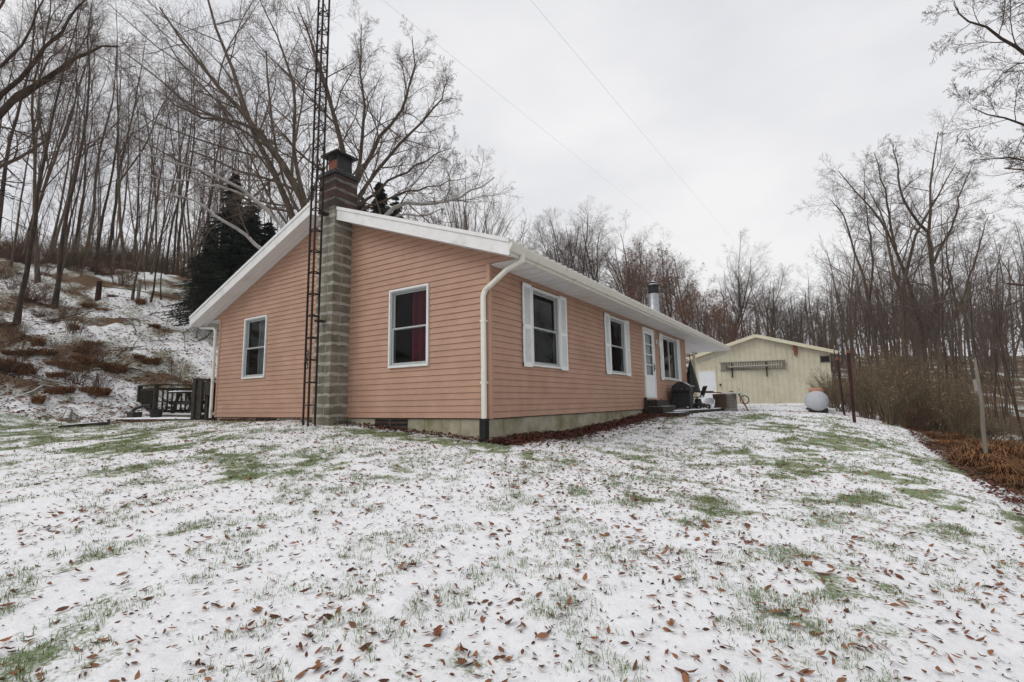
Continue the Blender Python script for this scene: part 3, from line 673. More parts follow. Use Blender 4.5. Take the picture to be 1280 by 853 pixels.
q.box(0, .02, .02, 12, -.3, HE-.06); q.box(SWd-.02, SWd, .02, 12, -.3, HE-.06); q.box(.02, SWd-.02, 11.98, 12, -.3, HE-.06)
q.build('wall', M['shed'], shed)
q = MB()
def ss(xa, xb):
    za, zb = stop(xa), stop(xb)
    q.add([(xa, -.30, za), (xb, -.30, zb), (xb, 12.2, zb), (xa, 12.2, za), (xa, -.30, za-.04), (xb, -.30, zb-.04), (xb, 12.2, zb-.04), (xa, 12.2, za-.04)], [(0, 1, 2, 3), (7, 6, 5, 4), (0, 4, 5, 1), (1, 5, 6, 2), (2, 6, 7, 3), (3, 7, 4, 0)])
ss(-.35, XR); ss(XR+.001, SWd+.35); q.build('roof', M['roofm'], shed)
q = MB()
for xa, xb in ((-.35, XR), (XR, SWd+.35)): q.bar((xa, -.315, stop(xa)-.08), (xb, -.315, stop(xb)-.08), .03, .19, up=(0, 0, 1))
q.box(-.34, -.33, -.3, 12, stop(-.35)-.2, stop(-.35)-.04); q.build('fascia', M['shedtrim'], shed)
q = MB(); q.box(dx0, dx1, -.01, .03, .0, dh-.02); sdoor = q.build('door', M['doorwhite'], shed)
q = MB(); q.box(dx0-.06, dx0, -.03, .02, -.05, dh+.04); q.box(dx1, dx1+.05, -.03, .02, -.05, dh+.04); q.box(dx0-.06, dx1+.05, -.032, .02, dh-.02, dh+.06); q.build('door_frame', M['shedtrim'], shed)
q = MB(); q.lathe([(.03, 0), (.035, .03), (.02, .05)], (dx1-.1, -.01, 1.0), 12, 'y'); q.build('knob', M['galv'], sdoor)
q = MB(); q.box(1.38, 1.47, -.09, -.02, 1.15, 1.27); q.build('junction_box', M['black'], shed)
q = MB(); q.tube([(5.55, -.10, 2.80), (5.55, -.10, 3.55)], .095, 12); q.box(5.43, 5.67, -.05, -.02, 3.1, 3.2); q.build('rusty_vent_pipe', M['rust'], shed, smooth=True)
q = MB(); q.box(6.72, 7.25, -.035, -.022, 2.30, 2.72); wn = q.build('window', M['woodgrey'], shed)
q = MB(); q.box(6.78, 7.19, -.04, -.036, 2.35, 2.67); q.build('pane', M['interior'], wn)
# shallow open rack against the wall
rk = MB(); 
for xx in (1.75, 4.9): rk.box(xx, xx+.04, -.30, -.03, 2.02, 2.56)
rk.box(1.45, 4.95, -.07, -.03, 2.50, 2.56); rk.box(1.45, 4.95, -.07, -.03, 2.04, 2.09)
for k in range(26): rk.box(1.55+k*.13, 1.62+k*.13, -.052, -.03, 2.09, 2.50)
rack = rk.build('wall_rack', M['woodgrey'], shed, bevel=.004)
for xx in (2.1, 3.95): 
    q = MB(); q.box(xx, xx+.07, -.42, -.03, 2.14, 2.19); q.box(xx, xx+.06, -.09, -.03, 1.62, 2.14); q.bar((xx+.03, -.40, 2.14), (xx+.03, -.08, 1.75), .04, .04); q.box(xx, xx+.06, -.09, -.03, 2.3, 2.5); q.build('bracket', M['barkdark'], rack)
def on_shed(x, y, z):
    return (Ls[0]+sd[0]*x-sn[0]*y, Ls[1]+sd[1]*x-sn[1]*y, .25+z)
for k, (x0, x1, y, z, lab) in enumerate(((1.9, 3.05, -.16, 2.195, 'short grey board lying on the left bracket of the shed rack'), (2.75, 4.62, -.30, 2.195, 'long snow-topped plank lying across both brackets of the shed rack'))):
    q = MB(); q.box(0, x1-x0, -.07, .07, 0, .07); o = q.build('lumber_plank', M['woodgrey'], None, bevel=.004); o.location = on_shed(x0, y, z); o.rotation_euler = (0, 0, rzs); tag(o, lab, 'plank')
    s_ = MB(); s_.box(.01, x1-x0-.01, -.06, .06, .071, .085); s_.build('snow_layer', M['snow'], o)
# ================================================================ YARD OBJECTS
# concrete slab beside the wall, snow on top
q = MB(); sx0, sx1, sy0, sy1 = .06, 1.22, 8.9, 13.1; zt = .262
q.add([(.62, 8.3, -.1), (1.24, 12.9, -.1), (.5, 13.2, -.1), (.06, 13.2, -.1), (.06, 9.0, -.1), (.62, 8.3, zt), (1.24, 12.9, zt), (.5, 13.2, zt), (.06, 13.2, zt), (.06, 9.0, zt)],
      [(4, 3, 2, 1, 0), (5, 6, 7, 8, 9), (0, 1, 6, 5), (1, 2, 7, 6), (2, 3, 8, 7), (3, 4, 9, 8), (4, 0, 5, 9)])
o = q.build('porch_slab', M['wooddark'], None, bevel=.01); tag(o, 'low dark slab along the house wall with a layer of snow on it', 'slab')
q = MB(); q.add([(.635, 8.4, zt+.002), (1.22, 12.86, zt+.002), (.9, 12.9, zt+.002), (.16, 9.2, zt+.002), (.64, 8.42, zt+.03), (1.20, 12.8, zt+.03), (.92, 12.85, zt+.02), (.2, 9.3, zt+.02)], [(3, 2, 1, 0), (4, 5, 6, 7), (0, 1, 5, 4), (1, 2, 6, 5), (2, 3, 7, 6), (3, 0, 4, 7)])
q.build('snow_layer', M['snow'], o, bevel=.01)
ZS_ = zt+.004
# covered barbecue grill
gr = empty('barbecue_grill', (.42, 10.35, ZS_), 'black barbecue grill with domed lid standing on the slab under the slider window', 'grill', rz=.1)
q = MB(); q.box(-.28, .28, -.42, .42, .08, .58); q.build('cabinet', M['blackplain'], gr, bevel=.02)
q = MB(); q.box(-.30, .30, -.44, .44, .58, .70); q.build('firebox', M['black'], gr, bevel=.02)
q = MB(); n = 9; prof = [(-.28, .70)]+[(-.28+.56*i/n, .72+.20*math.sin(math.pi*(i+.6)/(n+1.2))) for i in range(n+1)]+[(.28, .70)]
vs = [(a, y, b) for y in (-.42, .42) for a, b in prof]; m = len(prof)
q.add(vs, [tuple(range(m))[::-1], tuple(range(m, 2*m))]+[(i, (i+1) % m, m+(i+1) % m, m+i) for i in range(m)])
lid = q.build('lid', M['black'], gr); q = MB(); q.tube([(.30, -.28, .76), (.35, -.28, .77), (.35, .28, .77), (.30, .28, .76)], .014); q.build('handle', M['galv'], lid)
q = MB(); q.box(-.24, .24, -.80, -.45, .64, .67); q.box(-.24, .24, .45, .80, .64, .67); q.build('side_shelf', M['black'], gr, bevel=.005)
for x in (-.2, .2):
    q = MB(); q.lathe([(.09, -.025), (.09, .025)], (x, -.44, .09), 14, 'y'); w = q.build('wheel', M['rubber'], gr, smooth=True)
    q = MB(); q.lathe([(.035, -.03), (.035, .03)], (x, -.442, .09), 12, 'y'); q.build('hub', M['galv'], w)
# tall closed umbrella behind it
um = empty('patio_umbrella', (.12, 12.95, gzs(.12, 12.95)), 'dark folded patio umbrella standing at the house corner behind the grill', 'umbrella')
q = MB(); q.tube([(0, 0, 0), (0, 0, 2.15)], .02, 8); q.build('pole', M['rust'], um)
q = MB(); k = 12; vs = []
for r, h in ((.03, 1.85), (.08, 1.65), (.13, 1.4), (.19, 1.1), (.25, .75), (.20, .7)):
    for j in range(k): a = 2*math.pi*j/k; rr = r*(1+.28*(j % 2)); vs.append((rr*math.cos(a), rr*math.sin(a), h-(.05 if j % 2 else 0)))
q.add(vs, [(i*k+j, i*k+(j+1) % k, (i+1)*k+(j+1) % k, (i+1)*k+j) for i in range(5) for j in range(k)]); q.build('canopy', M['blackplain'], um)
q = MB(); q.lathe([(.25, 0), (.25, .06), (.05, .09), (.04, .3)], (0, 0, 0), 16); q.build('base', M['blackplain'], um)
# black lawn chair
ch_ = empty('folding_chair', (.50, 11.75, ZS_), 'black folding chair with curved metal arms beside the grill', 'chair', rz=-1.1)
q = MB(); q.box(-.24, .24, -.24, .22, .40, .43); q.build('seat', M['black'], ch_, bevel=.008)
q = MB(); q.bar((-.22, .22, .42), (-.22, .36, .80), .03, .03); q.bar((.22, .22, .42), (.22, .36, .80), .03, .03); q.add([(-.22, .24, .46), (.22, .24, .46), (.22, .36, .80), (-.22, .36, .80), (-.22, .26, .46), (.22, .26, .46), (.22, .38, .80), (-.22, .38, .80)], [(0, 1, 2, 3), (7, 6, 5, 4), (0, 4, 5, 1), (2, 6, 7, 3), (0, 3, 7, 4), (1, 5, 6, 2)]); q.build('backrest', M['black'], ch_)
for sx in (-.25, .25):
    for sy in (-.22, .22):
        q = MB(); q.tube([(sx, -sy*.2, .42), (sx, sy, 0)], .012, 7); q.build('leg', M['blackplain'], ch_)
    q = MB(); q.tube([(sx, -.22, .42), (sx, -.24, .60), (sx, -.1, .64), (sx, .28, .60)], .014, 7); q.build('armrest', M['blackplain'], ch_)
# second piece: a low black lawn mower deck with handle
mw = empty('lawn_mower', (.72, 11.15, ZS_), 'black lawn mower with a long folded handle parked on the slab', 'lawn mower', rz=1.2)
q = MB(); q.lathe([(.24, .06), (.26, .10), (.25, .18), (.12, .22), (.10, .34), (.07, .36)], (0, 0, 0), 18); q.build('deck', M['blackplain'], mw, smooth=True)
q = MB(); q.tube([(-.18, .2, .2), (-.18, .55, .50), (-.18, .85, .58), (.18, .85, .58), (.18, .55, .50), (.18, .2, .2)], .012, 7); q.build('handle', M['blackplain'], mw)
for x, y in ((-.26, -.2), (.26, -.2), (-.26, .22), (.26, .22)):
    q = MB(); q.lathe([(.085, -.02), (.085, .02)], (x, y, .085), 14, 'x'); w = q.build('wheel', M['rubber'], mw, smooth=True)
    q = MB(); q.lathe([(.04, -.024), (.04, .024)], (x, y, .085), 12, 'x'); q.build('hub', M['beige'], w)
# white moulded tub tipped on its side
q = MB(); q.lathe([(.03, 0), (.13, .01), (.17, .22), (.185, .23), (.165, .23), (.125, .03), (.03, .02)], (0, 0, 0), 20)
o = q.build('plastic_tub', M['snow'], None, smooth=True); o.location = (1.02, 11.6, ZS_+.10); o.rotation_euler = (.75, -.5, .5); tag(o, 'white plastic tub tipped over at the slab edge', 'tub')
# brown cabinet, beige vented unit, leaning rusty board
q = MB(); q.box(-.22, .22, -.2, .2, 0, .52); cb = q.build('brown_cabinet', M['brown'], None, bevel=.01); cb.location = (1.12, 12.75, ZS_); cb.rotation_euler = (0, 0, .15); tag(cb, 'brown wooden cabinet standing left of the beige vented unit', 'cabinet')
q = MB(); q.box(.222, .232, -.17, .17, .05, .48); q.box(-.20, .20, -.215, -.202, .05, .48); q.build('panel', M['barkdark'], cb)
ac = empty('air_conditioner', (1.32, 13.3, gzs(1.32, 13.3)), 'boxy beige air conditioner with louvred sides between the cabinet and the rusty board', 'air conditioner', rz=.12)
q = MB(); q.box(-.28, .28, -.25, .25, .0, .60); q.build('case', M['beige'], ac, bevel=.012)
q = MB()
for k in range(6): z = .09+k*.08; q.box(.281, .292, -.21, .21, z, z+.045); q.box(-.24, .24, -.262, -.251, z, z+.045)
q.box(-.02, .02, -.268, -.26, .06, .56); q.build('louvres', M['woodgrey'], ac)
q = MB(); q.box(-.27, .27, -.24, .24, .602, .635); q.build('snow_layer', M['snow'], ac, bevel=.01)
q = MB(); q.box(-.55, .15, -.22, .2, 0, .03); q.box(-.50, -.1, -.15, .1, .032, .075); o = q.build('roof_shingle', M['brown'], None, bevel=.005); o.location = (1.02, 12.75, ZS_+.56); tag(o, 'thin brown board lying across the top of the brown cabinet', 'board')
q = MB(); q.add([(-.02, -.15, 0), (.02, -.15, 0), (.02, .2, 0), (-.02, .2, 0), (-.30, -.15, .62), (-.26, -.15, .64), (-.26, .2, .64), (-.30, .2, .62), (-.5, -.15, .66), (-.5, .2, .66)], [(0, 1, 2, 3), (0, 4, 5, 1), (1, 5, 6, 2), (2, 6, 7, 3), (3, 7, 4, 0), (4, 8, 9, 7), (4, 7, 6, 5)])
o = q.build('bent_board', M['rust'], None); o.location = (2.02, 13.0, gzs(2.02, 13.0)-.01); o.rotation_euler = (0, 0, .1); tag(o, 'rusty bent sheet leaning on the right side of the air conditioner', 'metal sheet')

# bicycle
bk = empty('bicycle', (.02, 23.75, gzs(.02, 23.75)), 'small teal bicycle parked in front of the yellow shed', 'bicycle', rz=.35)
def wheel(x, r):
    q = MB(); k = 28; vs = []; 
    for j in range(k):
        a = 2*math.pi*j/k
        for b in range(6): c_ = 2*math.pi*b/6; rr = r-.026+.026*math.cos(c_); vs.append((x+rr*math.cos(a), .024*math.sin(c_), r+rr*math.sin(a)))
    q.add(vs, [(j*6+b, ((j+1) % k)*6+b, ((j+1) % k)*6+(b+1) % 6, j*6+(b+1) % 6) for j in range(k) for b in range(6)])
    w = q.build('wheel', M['rubber'], bk, smooth=True)
    q = MB()
    for j in range(14): a = 2*math.pi*j/14; q.tube([(x, 0, r), (x+(r-.04)*math.cos(a), 0, r+(r-.04)*math.sin(a))], .003, 4, False)
    q.lathe([(.025, -.04), (.025, .04)], (x, 0, r), 10, 'y'); q.build('spokes', M['galv'], w)
wheel(.42, .255); wheel(-.42, .255)
q = MB(); T = lambda *a: q.tube([(x, 0, z) for x, z in a], .018, 8)
T((-.12, .27), (-.20, .62)); T((-.18, .55), (.25, .62)); T((-.12, .27), (.26, .56)); T((.23, .66), (.30, .52)); T((.30, .54), (.42, .26)); T((-.12, .27), (-.42, .26)); T((-.18, .50), (-.42, .26))
q.build('frame', M['teal'], bk)
q = MB(); q.tube([(-.20, 0, .60), (-.225, 0, .72)], .012, 8); q.box(-.34, -.12, -.06, .06, .72, .76); q.build('saddle', M['rubber'], bk, bevel=.02)
q = MB(); q.tube([(.235, 0, .64), (.20, 0, .82)], .012, 8); q.tube([(.15, -.27, .90), (.20, -.12, .83), (.20, .12, .83), (.15, .27, .90)], .011, 8); q.build('handlebar', M['teal'], bk)
q = MB(); q.lathe([(.06, -.015), (.06, .015)], (-.12, -.05, .27), 12, 'y'); q.box(-.13, -.11, -.10, -.06, .12, .28); q.box(-.16, -.06, -.17, -.09, .11, .13); q.build('crank', M['rubber'], bk)

# propane tank seen end-on
tk = empty('propane_tank', (4.02, 17.2, gzs(4.02, 16.8)), 'round white propane tank with faded rusty dome at the edge of the lawn', 'propane tank', rz=math.atan2(17.2+6.39, 4.02-4.58)-math.pi/2+.06)
Rk = .40
prof = [(.02, -.62)]+[(Rk*math.sin(a), -.35-.28*math.cos(a)) for a in np.linspace(.2, math.pi/2, 8)]+[(Rk*math.sin(a), 1.55-.28*math.cos(a)) for a in np.linspace(math.pi/2, math.pi-.2, 8)]+[(.02, 1.84)]
q = MB(); q.lathe(prof, (0, 0, Rk+.08), 32, 'y'); q.build('tank_body', M['tank'], tk, smooth=True)
q = MB(); q.lathe([(.26, Rk*2+.02), (.26, Rk*2+.12), (.24, Rk*2+.17), (.15, Rk*2+.205), (.02, Rk*2+.21)], (0, .05, 0), 24); q.build('valve_dome', M['rustdome'], tk, smooth=True)
for y in (-.3, 1.3):
    q = MB(); q.box(-.34, .34, y-.06, y+.06, -.12, .19); q.build('foot', M['blackplain'], tk, bevel=.01)
# two rusted steel posts
for (x, y, h, r, lx, ly, lab) in ((5.04, 10.84, 2.02, .043, .02, -.03, 'nearer and thicker rusty red steel post, capped, at the lawn edge right of the tank'), (4.86, 13.11, 1.85, .033, -.06, 0, 'farther and thinner rusty post just behind the nearer red post')):
    z = gzs(x, y); q = MB(); q.tube([(0, 0, -.2), (lx, ly, h)], r, 12); 
    o = q.build('steel_post', M['post'], None, smooth=True); o.location = (x, y, z); tag(o, lab, 'post')
    q = MB(); q.lathe([(r+.012, -.02), (r+.012, .03), (.01, .05)], (lx, ly, h), 12); q.build('cap', M['rust'], o, smooth=True)
# grey snag pole
sb = P(1233, 574, 9.6); st_ = P(1219, 447, 9.8); x, y = sb[0], sb[1]; z = sb[2]; sv = st_-sb
q = MB(); q.tube([tuple(-sv*.2), tuple(sv*.28), tuple(sv*.55+np.array((.02, 0, 0))), tuple(sv*.85), tuple(sv)], [.040, .036, .034, .028, .012], 9); o = q.build('broken_snag', M['woodgrey'], None, smooth=True); o.location = (x, y, z); tag(o, 'broken pale dead stem leaning on the bank right of the lawn', 'dead tree')
q = MB(); q.bar(tuple(sv*.66-np.array((.03, 0, 0))), tuple(sv*.78-np.array((.05, 0, 0))), .07, .03); q.build('loose_bark', M['barklight'], o)
# fence posts and wire on the hill
fps = []
for (px, py, d, w, h, m_, lab) in ((122.5, 371, 26, .26, 1.0, 'post', 'short thick dark red fence post on the snowy hillside'), (172.5, 375, 27, .17, 1.15, 'woodgrey', 'slim grey wooden fence post right of the dark red post on the hillside')):
    p = P(px, py, d); z = gzs(p[0], p[1]); q = MB(); q.tube([(0, 0, -.3), (.02, 0, h)], [w/2*1.06, w/2*.94], 9); o = q.build('fence_post', M[m_], None, smooth=True); o.location = (p[0], p[1], z); tag(o, lab, 'fence post'); fps.append((p[0], p[1], z))
p = P(246, 377, 27.5); q = MB(); w0, w1_ = fps; w2_ = (p[0], p[1], gzs(p[0], p[1])+.15)
q.tube([(w0[0], w0[1], w0[2]+.75), (w1_[0], w1_[1], w1_[2]+.55), w2_], .022, 6); o = q.build('fence_rail', M['barkdark'], None); tag(o, 'thin dark rail sagging between the hillside fence posts', 'fence rail')

# ---- deck behind the house corner
dk = empty('wooden_deck', (-11, .6, .25), 'low dark wooden deck with baluster railing behind the left house corner', 'deck')
ox, oy, oz = dk.location
def D_(mb): mb.v = [(a-ox, b-oy, c-oz) for a, b, c in mb.v]; return mb
q = MB()
yy = .05
while yy < 3.2: q.box(-12.7, -8.66, yy, yy+.13, .375, .41); yy += .14
D_(q).build('deck_boards', M['woodolive'], dk, bevel=.003)
q = MB(); q.box(-12.7, -9.3, .0, .045, .22, .372); q.box(-9.34, -9.3, .05, 3.2, .22, .37); q.box(-12.7, -12.66, .05, 3.2, .0, .37); D_(q).build('rim_joist', M['woodolive'], dk)
q = MB(); q.box(-12.68, -9.5, .05, 3.15, .412, .425); D_(q).build('snow_layer', M['snow'], dk)
def post(x, y, w=.11, top=1.33): q = MB(); q.box(x-w/2, x+w/2, y-w/2, y+w/2, gzs(x, y)-.2, top); D_(q).build('post', M['wooddark'], dk, bevel=.005)
post(-9.42, -.12, .14, 1.36); post(-12.7, .22); post(-14.1, .3); post(-12.7, 2.9); post(-8.72, .12, .09, 1.28); post(-9.0, .0, .12, 1.30)
def rail(a, b, lab=None):
    a = np.array(a); b = np.array(b); Lr = np.linalg.norm(b-a); n = int(Lr/.125); t = (b-a)/Lr
    q = MB(); q.bar((*a, 1.31), (*b, 1.31), .13, .035); q.bar((*a, 1.18), (*b, 1.18), .035, .08); q.bar((*a, .50), (*b, .50), .035, .08)
    D_(q).build('railing', M['wooddark'], dk)
    r_ = [c for c in dk.children if c.name.startswith('railing')][-1]
    q = MB()
    for i in range(1, n): c = a+t*Lr*i/n; q.box(c[0]-.019, c[0]+.019, c[1]-.019, c[1]+.019, .46, 1.20)
    D_(q).build('baluster', M['wooddark'], r_)
rail((-14.1, .3), (-12.76, .24)); rail((-12.7, .28), (-12.7, 2.85)); rail((-9.36, -.10), (-8.74, .10)); rail((-12.7, 2.95), (-9.0, 3.1))
q = MB(); q.box(-9.36, -9.10, -.14, -.11, .30, 1.30); q.box(-9.36, -8.75, -.10, -.075, .9, 1.25); D_(q).build('side_boards', M['wooddark'], dk)
q = MB(); q.add([(-12.3, -.80, .02), (-9.5, -.22, .02), (-9.5, -.01, .02), (-12.7, -.01, .02), (-12.3, -.80, .30), (-9.5, -.22, .30), (-9.5, -.01, .30), (-12.7, -.01, .30)], [(3, 2, 1, 0), (4, 5, 6, 7), (0, 1, 5, 4), (1, 2, 6, 5), (2, 3, 7, 6), (3, 0, 4, 7)])
st = D_(q).build('step', M['wooddark'], dk, bevel=.01)
q = MB(); q.add([(-12.27, -.78, .302), (-9.52, -.21, .302), (-9.52, -.02, .302), (-12.6, -.02, .302), (-12.2, -.74, .335), (-9.6, -.2, .325), (-9.55, -.03, .335), (-12.5, -.04, .36)], [(3, 2, 1, 0), (4, 5, 6, 7), (0, 1, 5, 4), (1, 2, 6, 5), (2, 3, 7, 6), (3, 0, 4, 7)]); D_(q).build('snow_layer', M['snow'], st, bevel=.01)
# picnic table on the deck
pt = empty('picnic_table', (-11.75, 1.05, .428), 'dark picnic table with snow on its top standing on the deck', 'picnic table', rz=math.pi/2+.12)
q = MB()
for k in range(5): q.box(-.75, .75, -.36+k*.145, -.225+k*.145, .60, .635)
q.build('tabletop', M['wooddark'], pt, bevel=.004)
q = MB(); q.box(-.74, .74, -.35, .35, .637, .66); q.build('snow_layer', M['snow'], pt, bevel=.008)
for s in (-1, 1): 
    q = MB(); q.box(-.75, .75, s*.62-.12, s*.62+.12, .34, .375); q.build('bench', M['wooddark'], pt, bevel=.004)
for x in (-.5, .5):
    for s in (-1, 1): q = MB(); q.bar((x, s*.22, .60), (x, s*.52, 0), .04, .09, up=(1, 0, 0)); q.build('leg', M['wooddark'], pt)
    q = MB(); q.box(x-.02, x+.02, -.70, .70, .27, .34); q.build('crossbeam', M['wooddark'], pt)
# black hoop pipe and bucket left of the deck
q = MB(); pp = [(-12.35, -.55, .30), (-12.4, -.50, .46), (-12.25, -.42, .60), (-11.95, -.35, .66), (-11.65, -.28, .66)]; q.tube(pp, .045, 10); o = q.build('bent_drain_pipe', M['blackplain'], None, smooth=True); tag(o, 'bent black plastic pipe arching over the left end of the deck step', 'drain pipe')
q = MB(); q.lathe([(.13, 0), (.17, .22), (.18, .23), (.16, .23), (.12, .03)], (0, 0, 0), 18); o = q.build('bucket', M['blackplain'], None, smooth=True); o.location = (-11.3, -.28, .335); tag(o, 'dark bucket standing on the snowy deck step', 'bucket')
q = MB(); q.box(-.2, .2, -.12, .12, 0, .16); o = q.build('dark_crate', M['wooddark'], None, bevel=.01); o.location = (-12.25, -.45, .335); tag(o, 'small dark crate under the bent black pipe', 'crate')
# log and boards on the left lawn edge
a = P(82, 527, 13.0); b = P(90, 506, 15.0); x, y = a[0], a[1]; z = a[2]
q = MB(); q.tube([(0, 0, 0), tuple((b-a)*.5+np.array((0, 0, .02))), tuple(b-a)], [.10, .095, .085], 12); o = q.build('cut_log', M['woodgrey'], None, smooth=True); o.location = (x, y, z); tag(o, 'pale cut log lying down the foot of the hillside', 'log')
a = P(73, 535, 11.6); b = P(100, 533, 11.9); c = P(134, 530, 12.3)
q = MB(); q.tube([(a[0], a[1], gzs(a[0], a[1])+.04), (b[0], b[1], gzs(b[0], b[1])+.05), (c[0], c[1], gzs(c[0], c[1])+.05)], [.03, .045, .05], 8); o = q.build('fallen_pole', M['wooddark'], None, smooth=True); tag(o, 'long dark pole lying where the left lawn meets the hill', 'pole')
a = P(136, 529, 12.6); q = MB(); q.tube([(a[0], a[1], gzs(a[0], a[1])-.05), (a[0]-.02, a[1], gzs(a[0], a[1])+.14)], .035, 8); o = q.build('wooden_stake', M['wooddark'], None); tag(o, 'short dark stake at the right end of the fallen pole', 'stake')
# overhead wires running to a far pole
up_ = P(903, 330, 66.0); zb = gzs(up_[0], up_[1])
for k, (a, b, lab) in enumerate(((P(435, -35, 11), P(905, 338, 95), 'left one of the two thin overhead wires crossing the sky'), (P(628, -42, 11), P(993, 386, 95), 'right one of the two thin overhead wires crossing the sky'))):
    q = MB(); pts = []
    for t in np.linspace(0, 1, 24): p = a+(b-a)*t; p = p-np.array((0, 0, .9*4*t*(1-t)*.35)); pts.append(p)
    q.tube(pts, .0032, 5, False); o = q.build('overhead_wire', M['wire'], None); tag(o, lab, 'wire', 'overhead wires')
    q = MB(); zb = gzs(b[0], b[1]); q.tube([(0, 0, -.5), (0, 0, b[2]-zb+.02)], [.09, .035], 10); o = q.build('utility_pole', M['barkdark'], None); o.location = (b[0], b[1], zb); tag(o, 'far utility pole %s among the bare trees' % ('behind the stove pipe' if k == 0 else 'behind the shed roof'), 'utility pole')
# ================================================================ TREES
def nrm(v): return v/(np.linalg.norm(v, axis=-1, keepdims=True)+1e-9)
def tubes(Pt, Rd, k):
    B, n, _ = Pt.shape
    T = np.empty_like(Pt); T[:, 1:-1] = Pt[:, 2:]-Pt[:, :-2]; T[:, 0] = Pt[:, 1]-Pt[:, 0]; T[:, -1] = Pt[:, -1]-Pt[:, -2]; T = nrm(T)
    mean = nrm(Pt[:, -1]-Pt[:, 0]); ref = np.where(np.abs(mean[:, 2:3]) < .8, np.array([[0, 0, 1.]]), np.array([[1., 0, 0]]))
    U = nrm(np.cross(T, ref[:, None, :])); V = np.cross(T, U)
    a = 2*np.pi*np.arange(k)/k
    vs = Pt[:, :, None, :]+Rd[:, :, None, None]*(np.cos(a)[None, None, :, None]*U[:, :, None, :]+np.sin(a)[None, None, :, None]*V[:, :, None, :])
    b = (np.arange(B)*n*k)[:, None, None]; i = (np.arange(n-1)*k)[None, :, None]; j = np.arange(k)[None, None, :]; j2 = (j+1) % k
    F = np.stack([b+i+j, b+i+j2, b+i+k+j2, b+i+k+j], -1).reshape(-1, 4)
    return vs.reshape(-1, 3), F
def grow(rg, Pt, Rd, nch, t0, t1, ang, lr, rr, seg, wander, up, shrink=.5, angv=.25, minr=.004, Lref=None, flat=0):
    B, n, _ = Pt.shape; L_ = np.linalg.norm(np.diff(Pt, axis=1), axis=2).sum(1) if Lref is None else Lref
    t = t0+(t1-t0)*(np.arange(nch)[None]+rg.random((B, nch)))/nch
    f = t*(n-1); i = np.clip(f.astype(int), 0, n-2); w = (f-i)[..., None]; bi = np.arange(B)[:, None]
    st = Pt[bi, i]*(1-w)+Pt[bi, i+1]*w; r0 = (Rd[bi, i]*(1-w[..., 0])+Rd[bi, i+1]*w[..., 0])
    tan = nrm(Pt[bi, i+1]-Pt[bi, i])
    az = (np.arange(nch)*2.4)[None]+rg.random((B, 1))*6.28+rg.normal(0, .5, (B, nch))
    ref = np.where(np.abs(tan[..., 2:3]) < .85, np.array([0, 0, 1.]), np.array([1., 0, 0])); u = nrm(np.cross(tan, ref)); v = np.cross(tan, u)
    a = (ang+rg.normal(0, angv, (B, nch)))[..., None]
    if flat: az = np.where(np.cos(az) > 0, rg.normal(0, .5, az.shape), np.pi+rg.normal(0, .5, az.shape))
    d = nrm(np.cos(a)*tan+np.sin(a)*(np.cos(az)[..., None]*u+np.sin(az)[..., None]*v)).reshape(-1, 3)
    ln = (L_[:, None]*lr*(1-shrink*(t-t0)/(t1-t0+1e-6))*rg.uniform(.7, 1.25, (B, nch))).reshape(-1)
    r = np.maximum(r0.reshape(-1)*rr, minr); r = np.minimum(r, r0.reshape(-1)*.92)
    M_ = len(ln); out = np.empty((M_, seg+1, 3)); out[:, 0] = st.reshape(-1, 3); p = out[:, 0].copy()
    for s in range(seg):
        d = nrm(d+rg.normal(0, wander, (M_, 3))+np.array([0, 0, up])); p = p+d*(ln/seg)[:, None]; out[:, s+1] = p
    rad = r[:, None]*np.linspace(1, .35, seg+1)[None]; return out, np.maximum(rad, minr*.6)
def join(parts):
    V = []; F = []; n = 0
    for v, f in parts: V.append(v); F.append(f+n); n += len(v)
    return np.concatenate(V), np.concatenate(F)
def leaves_at(rg, pts, size, n):
    idx = rg.integers(0, len(pts), n); c = pts[idx]+rg.normal(0, size*.9, (n, 3))
    a = nrm(rg.normal(0, 1, (n, 3))); b = nrm(np.cross(a, rg.normal(0, 1, (n, 3)))); s = size*rg.uniform(.5, 1.2, (n, 1))
    V = np.stack([c-a*s, c+b*s*.5, c+a*s, c-b*s*.5], 1).reshape(-1, 3); return V, np.arange(n*4).reshape(-1, 4)
def trunk_line(rg, H, n, wob, lean=(0, 0)):
    p = np.zeros((n+1, 3)); d = np.array([lean[0], lean[1], 1.]); d /= np.linalg.norm(d); q = np.zeros(3)
    for i in range(n): d = nrm(d+rg.normal(0, wob, 3)*np.array([1, 1, .3])+np.array([0, 0, .04])); q = q+d*H/n; p[i+1] = q
    return p[None]
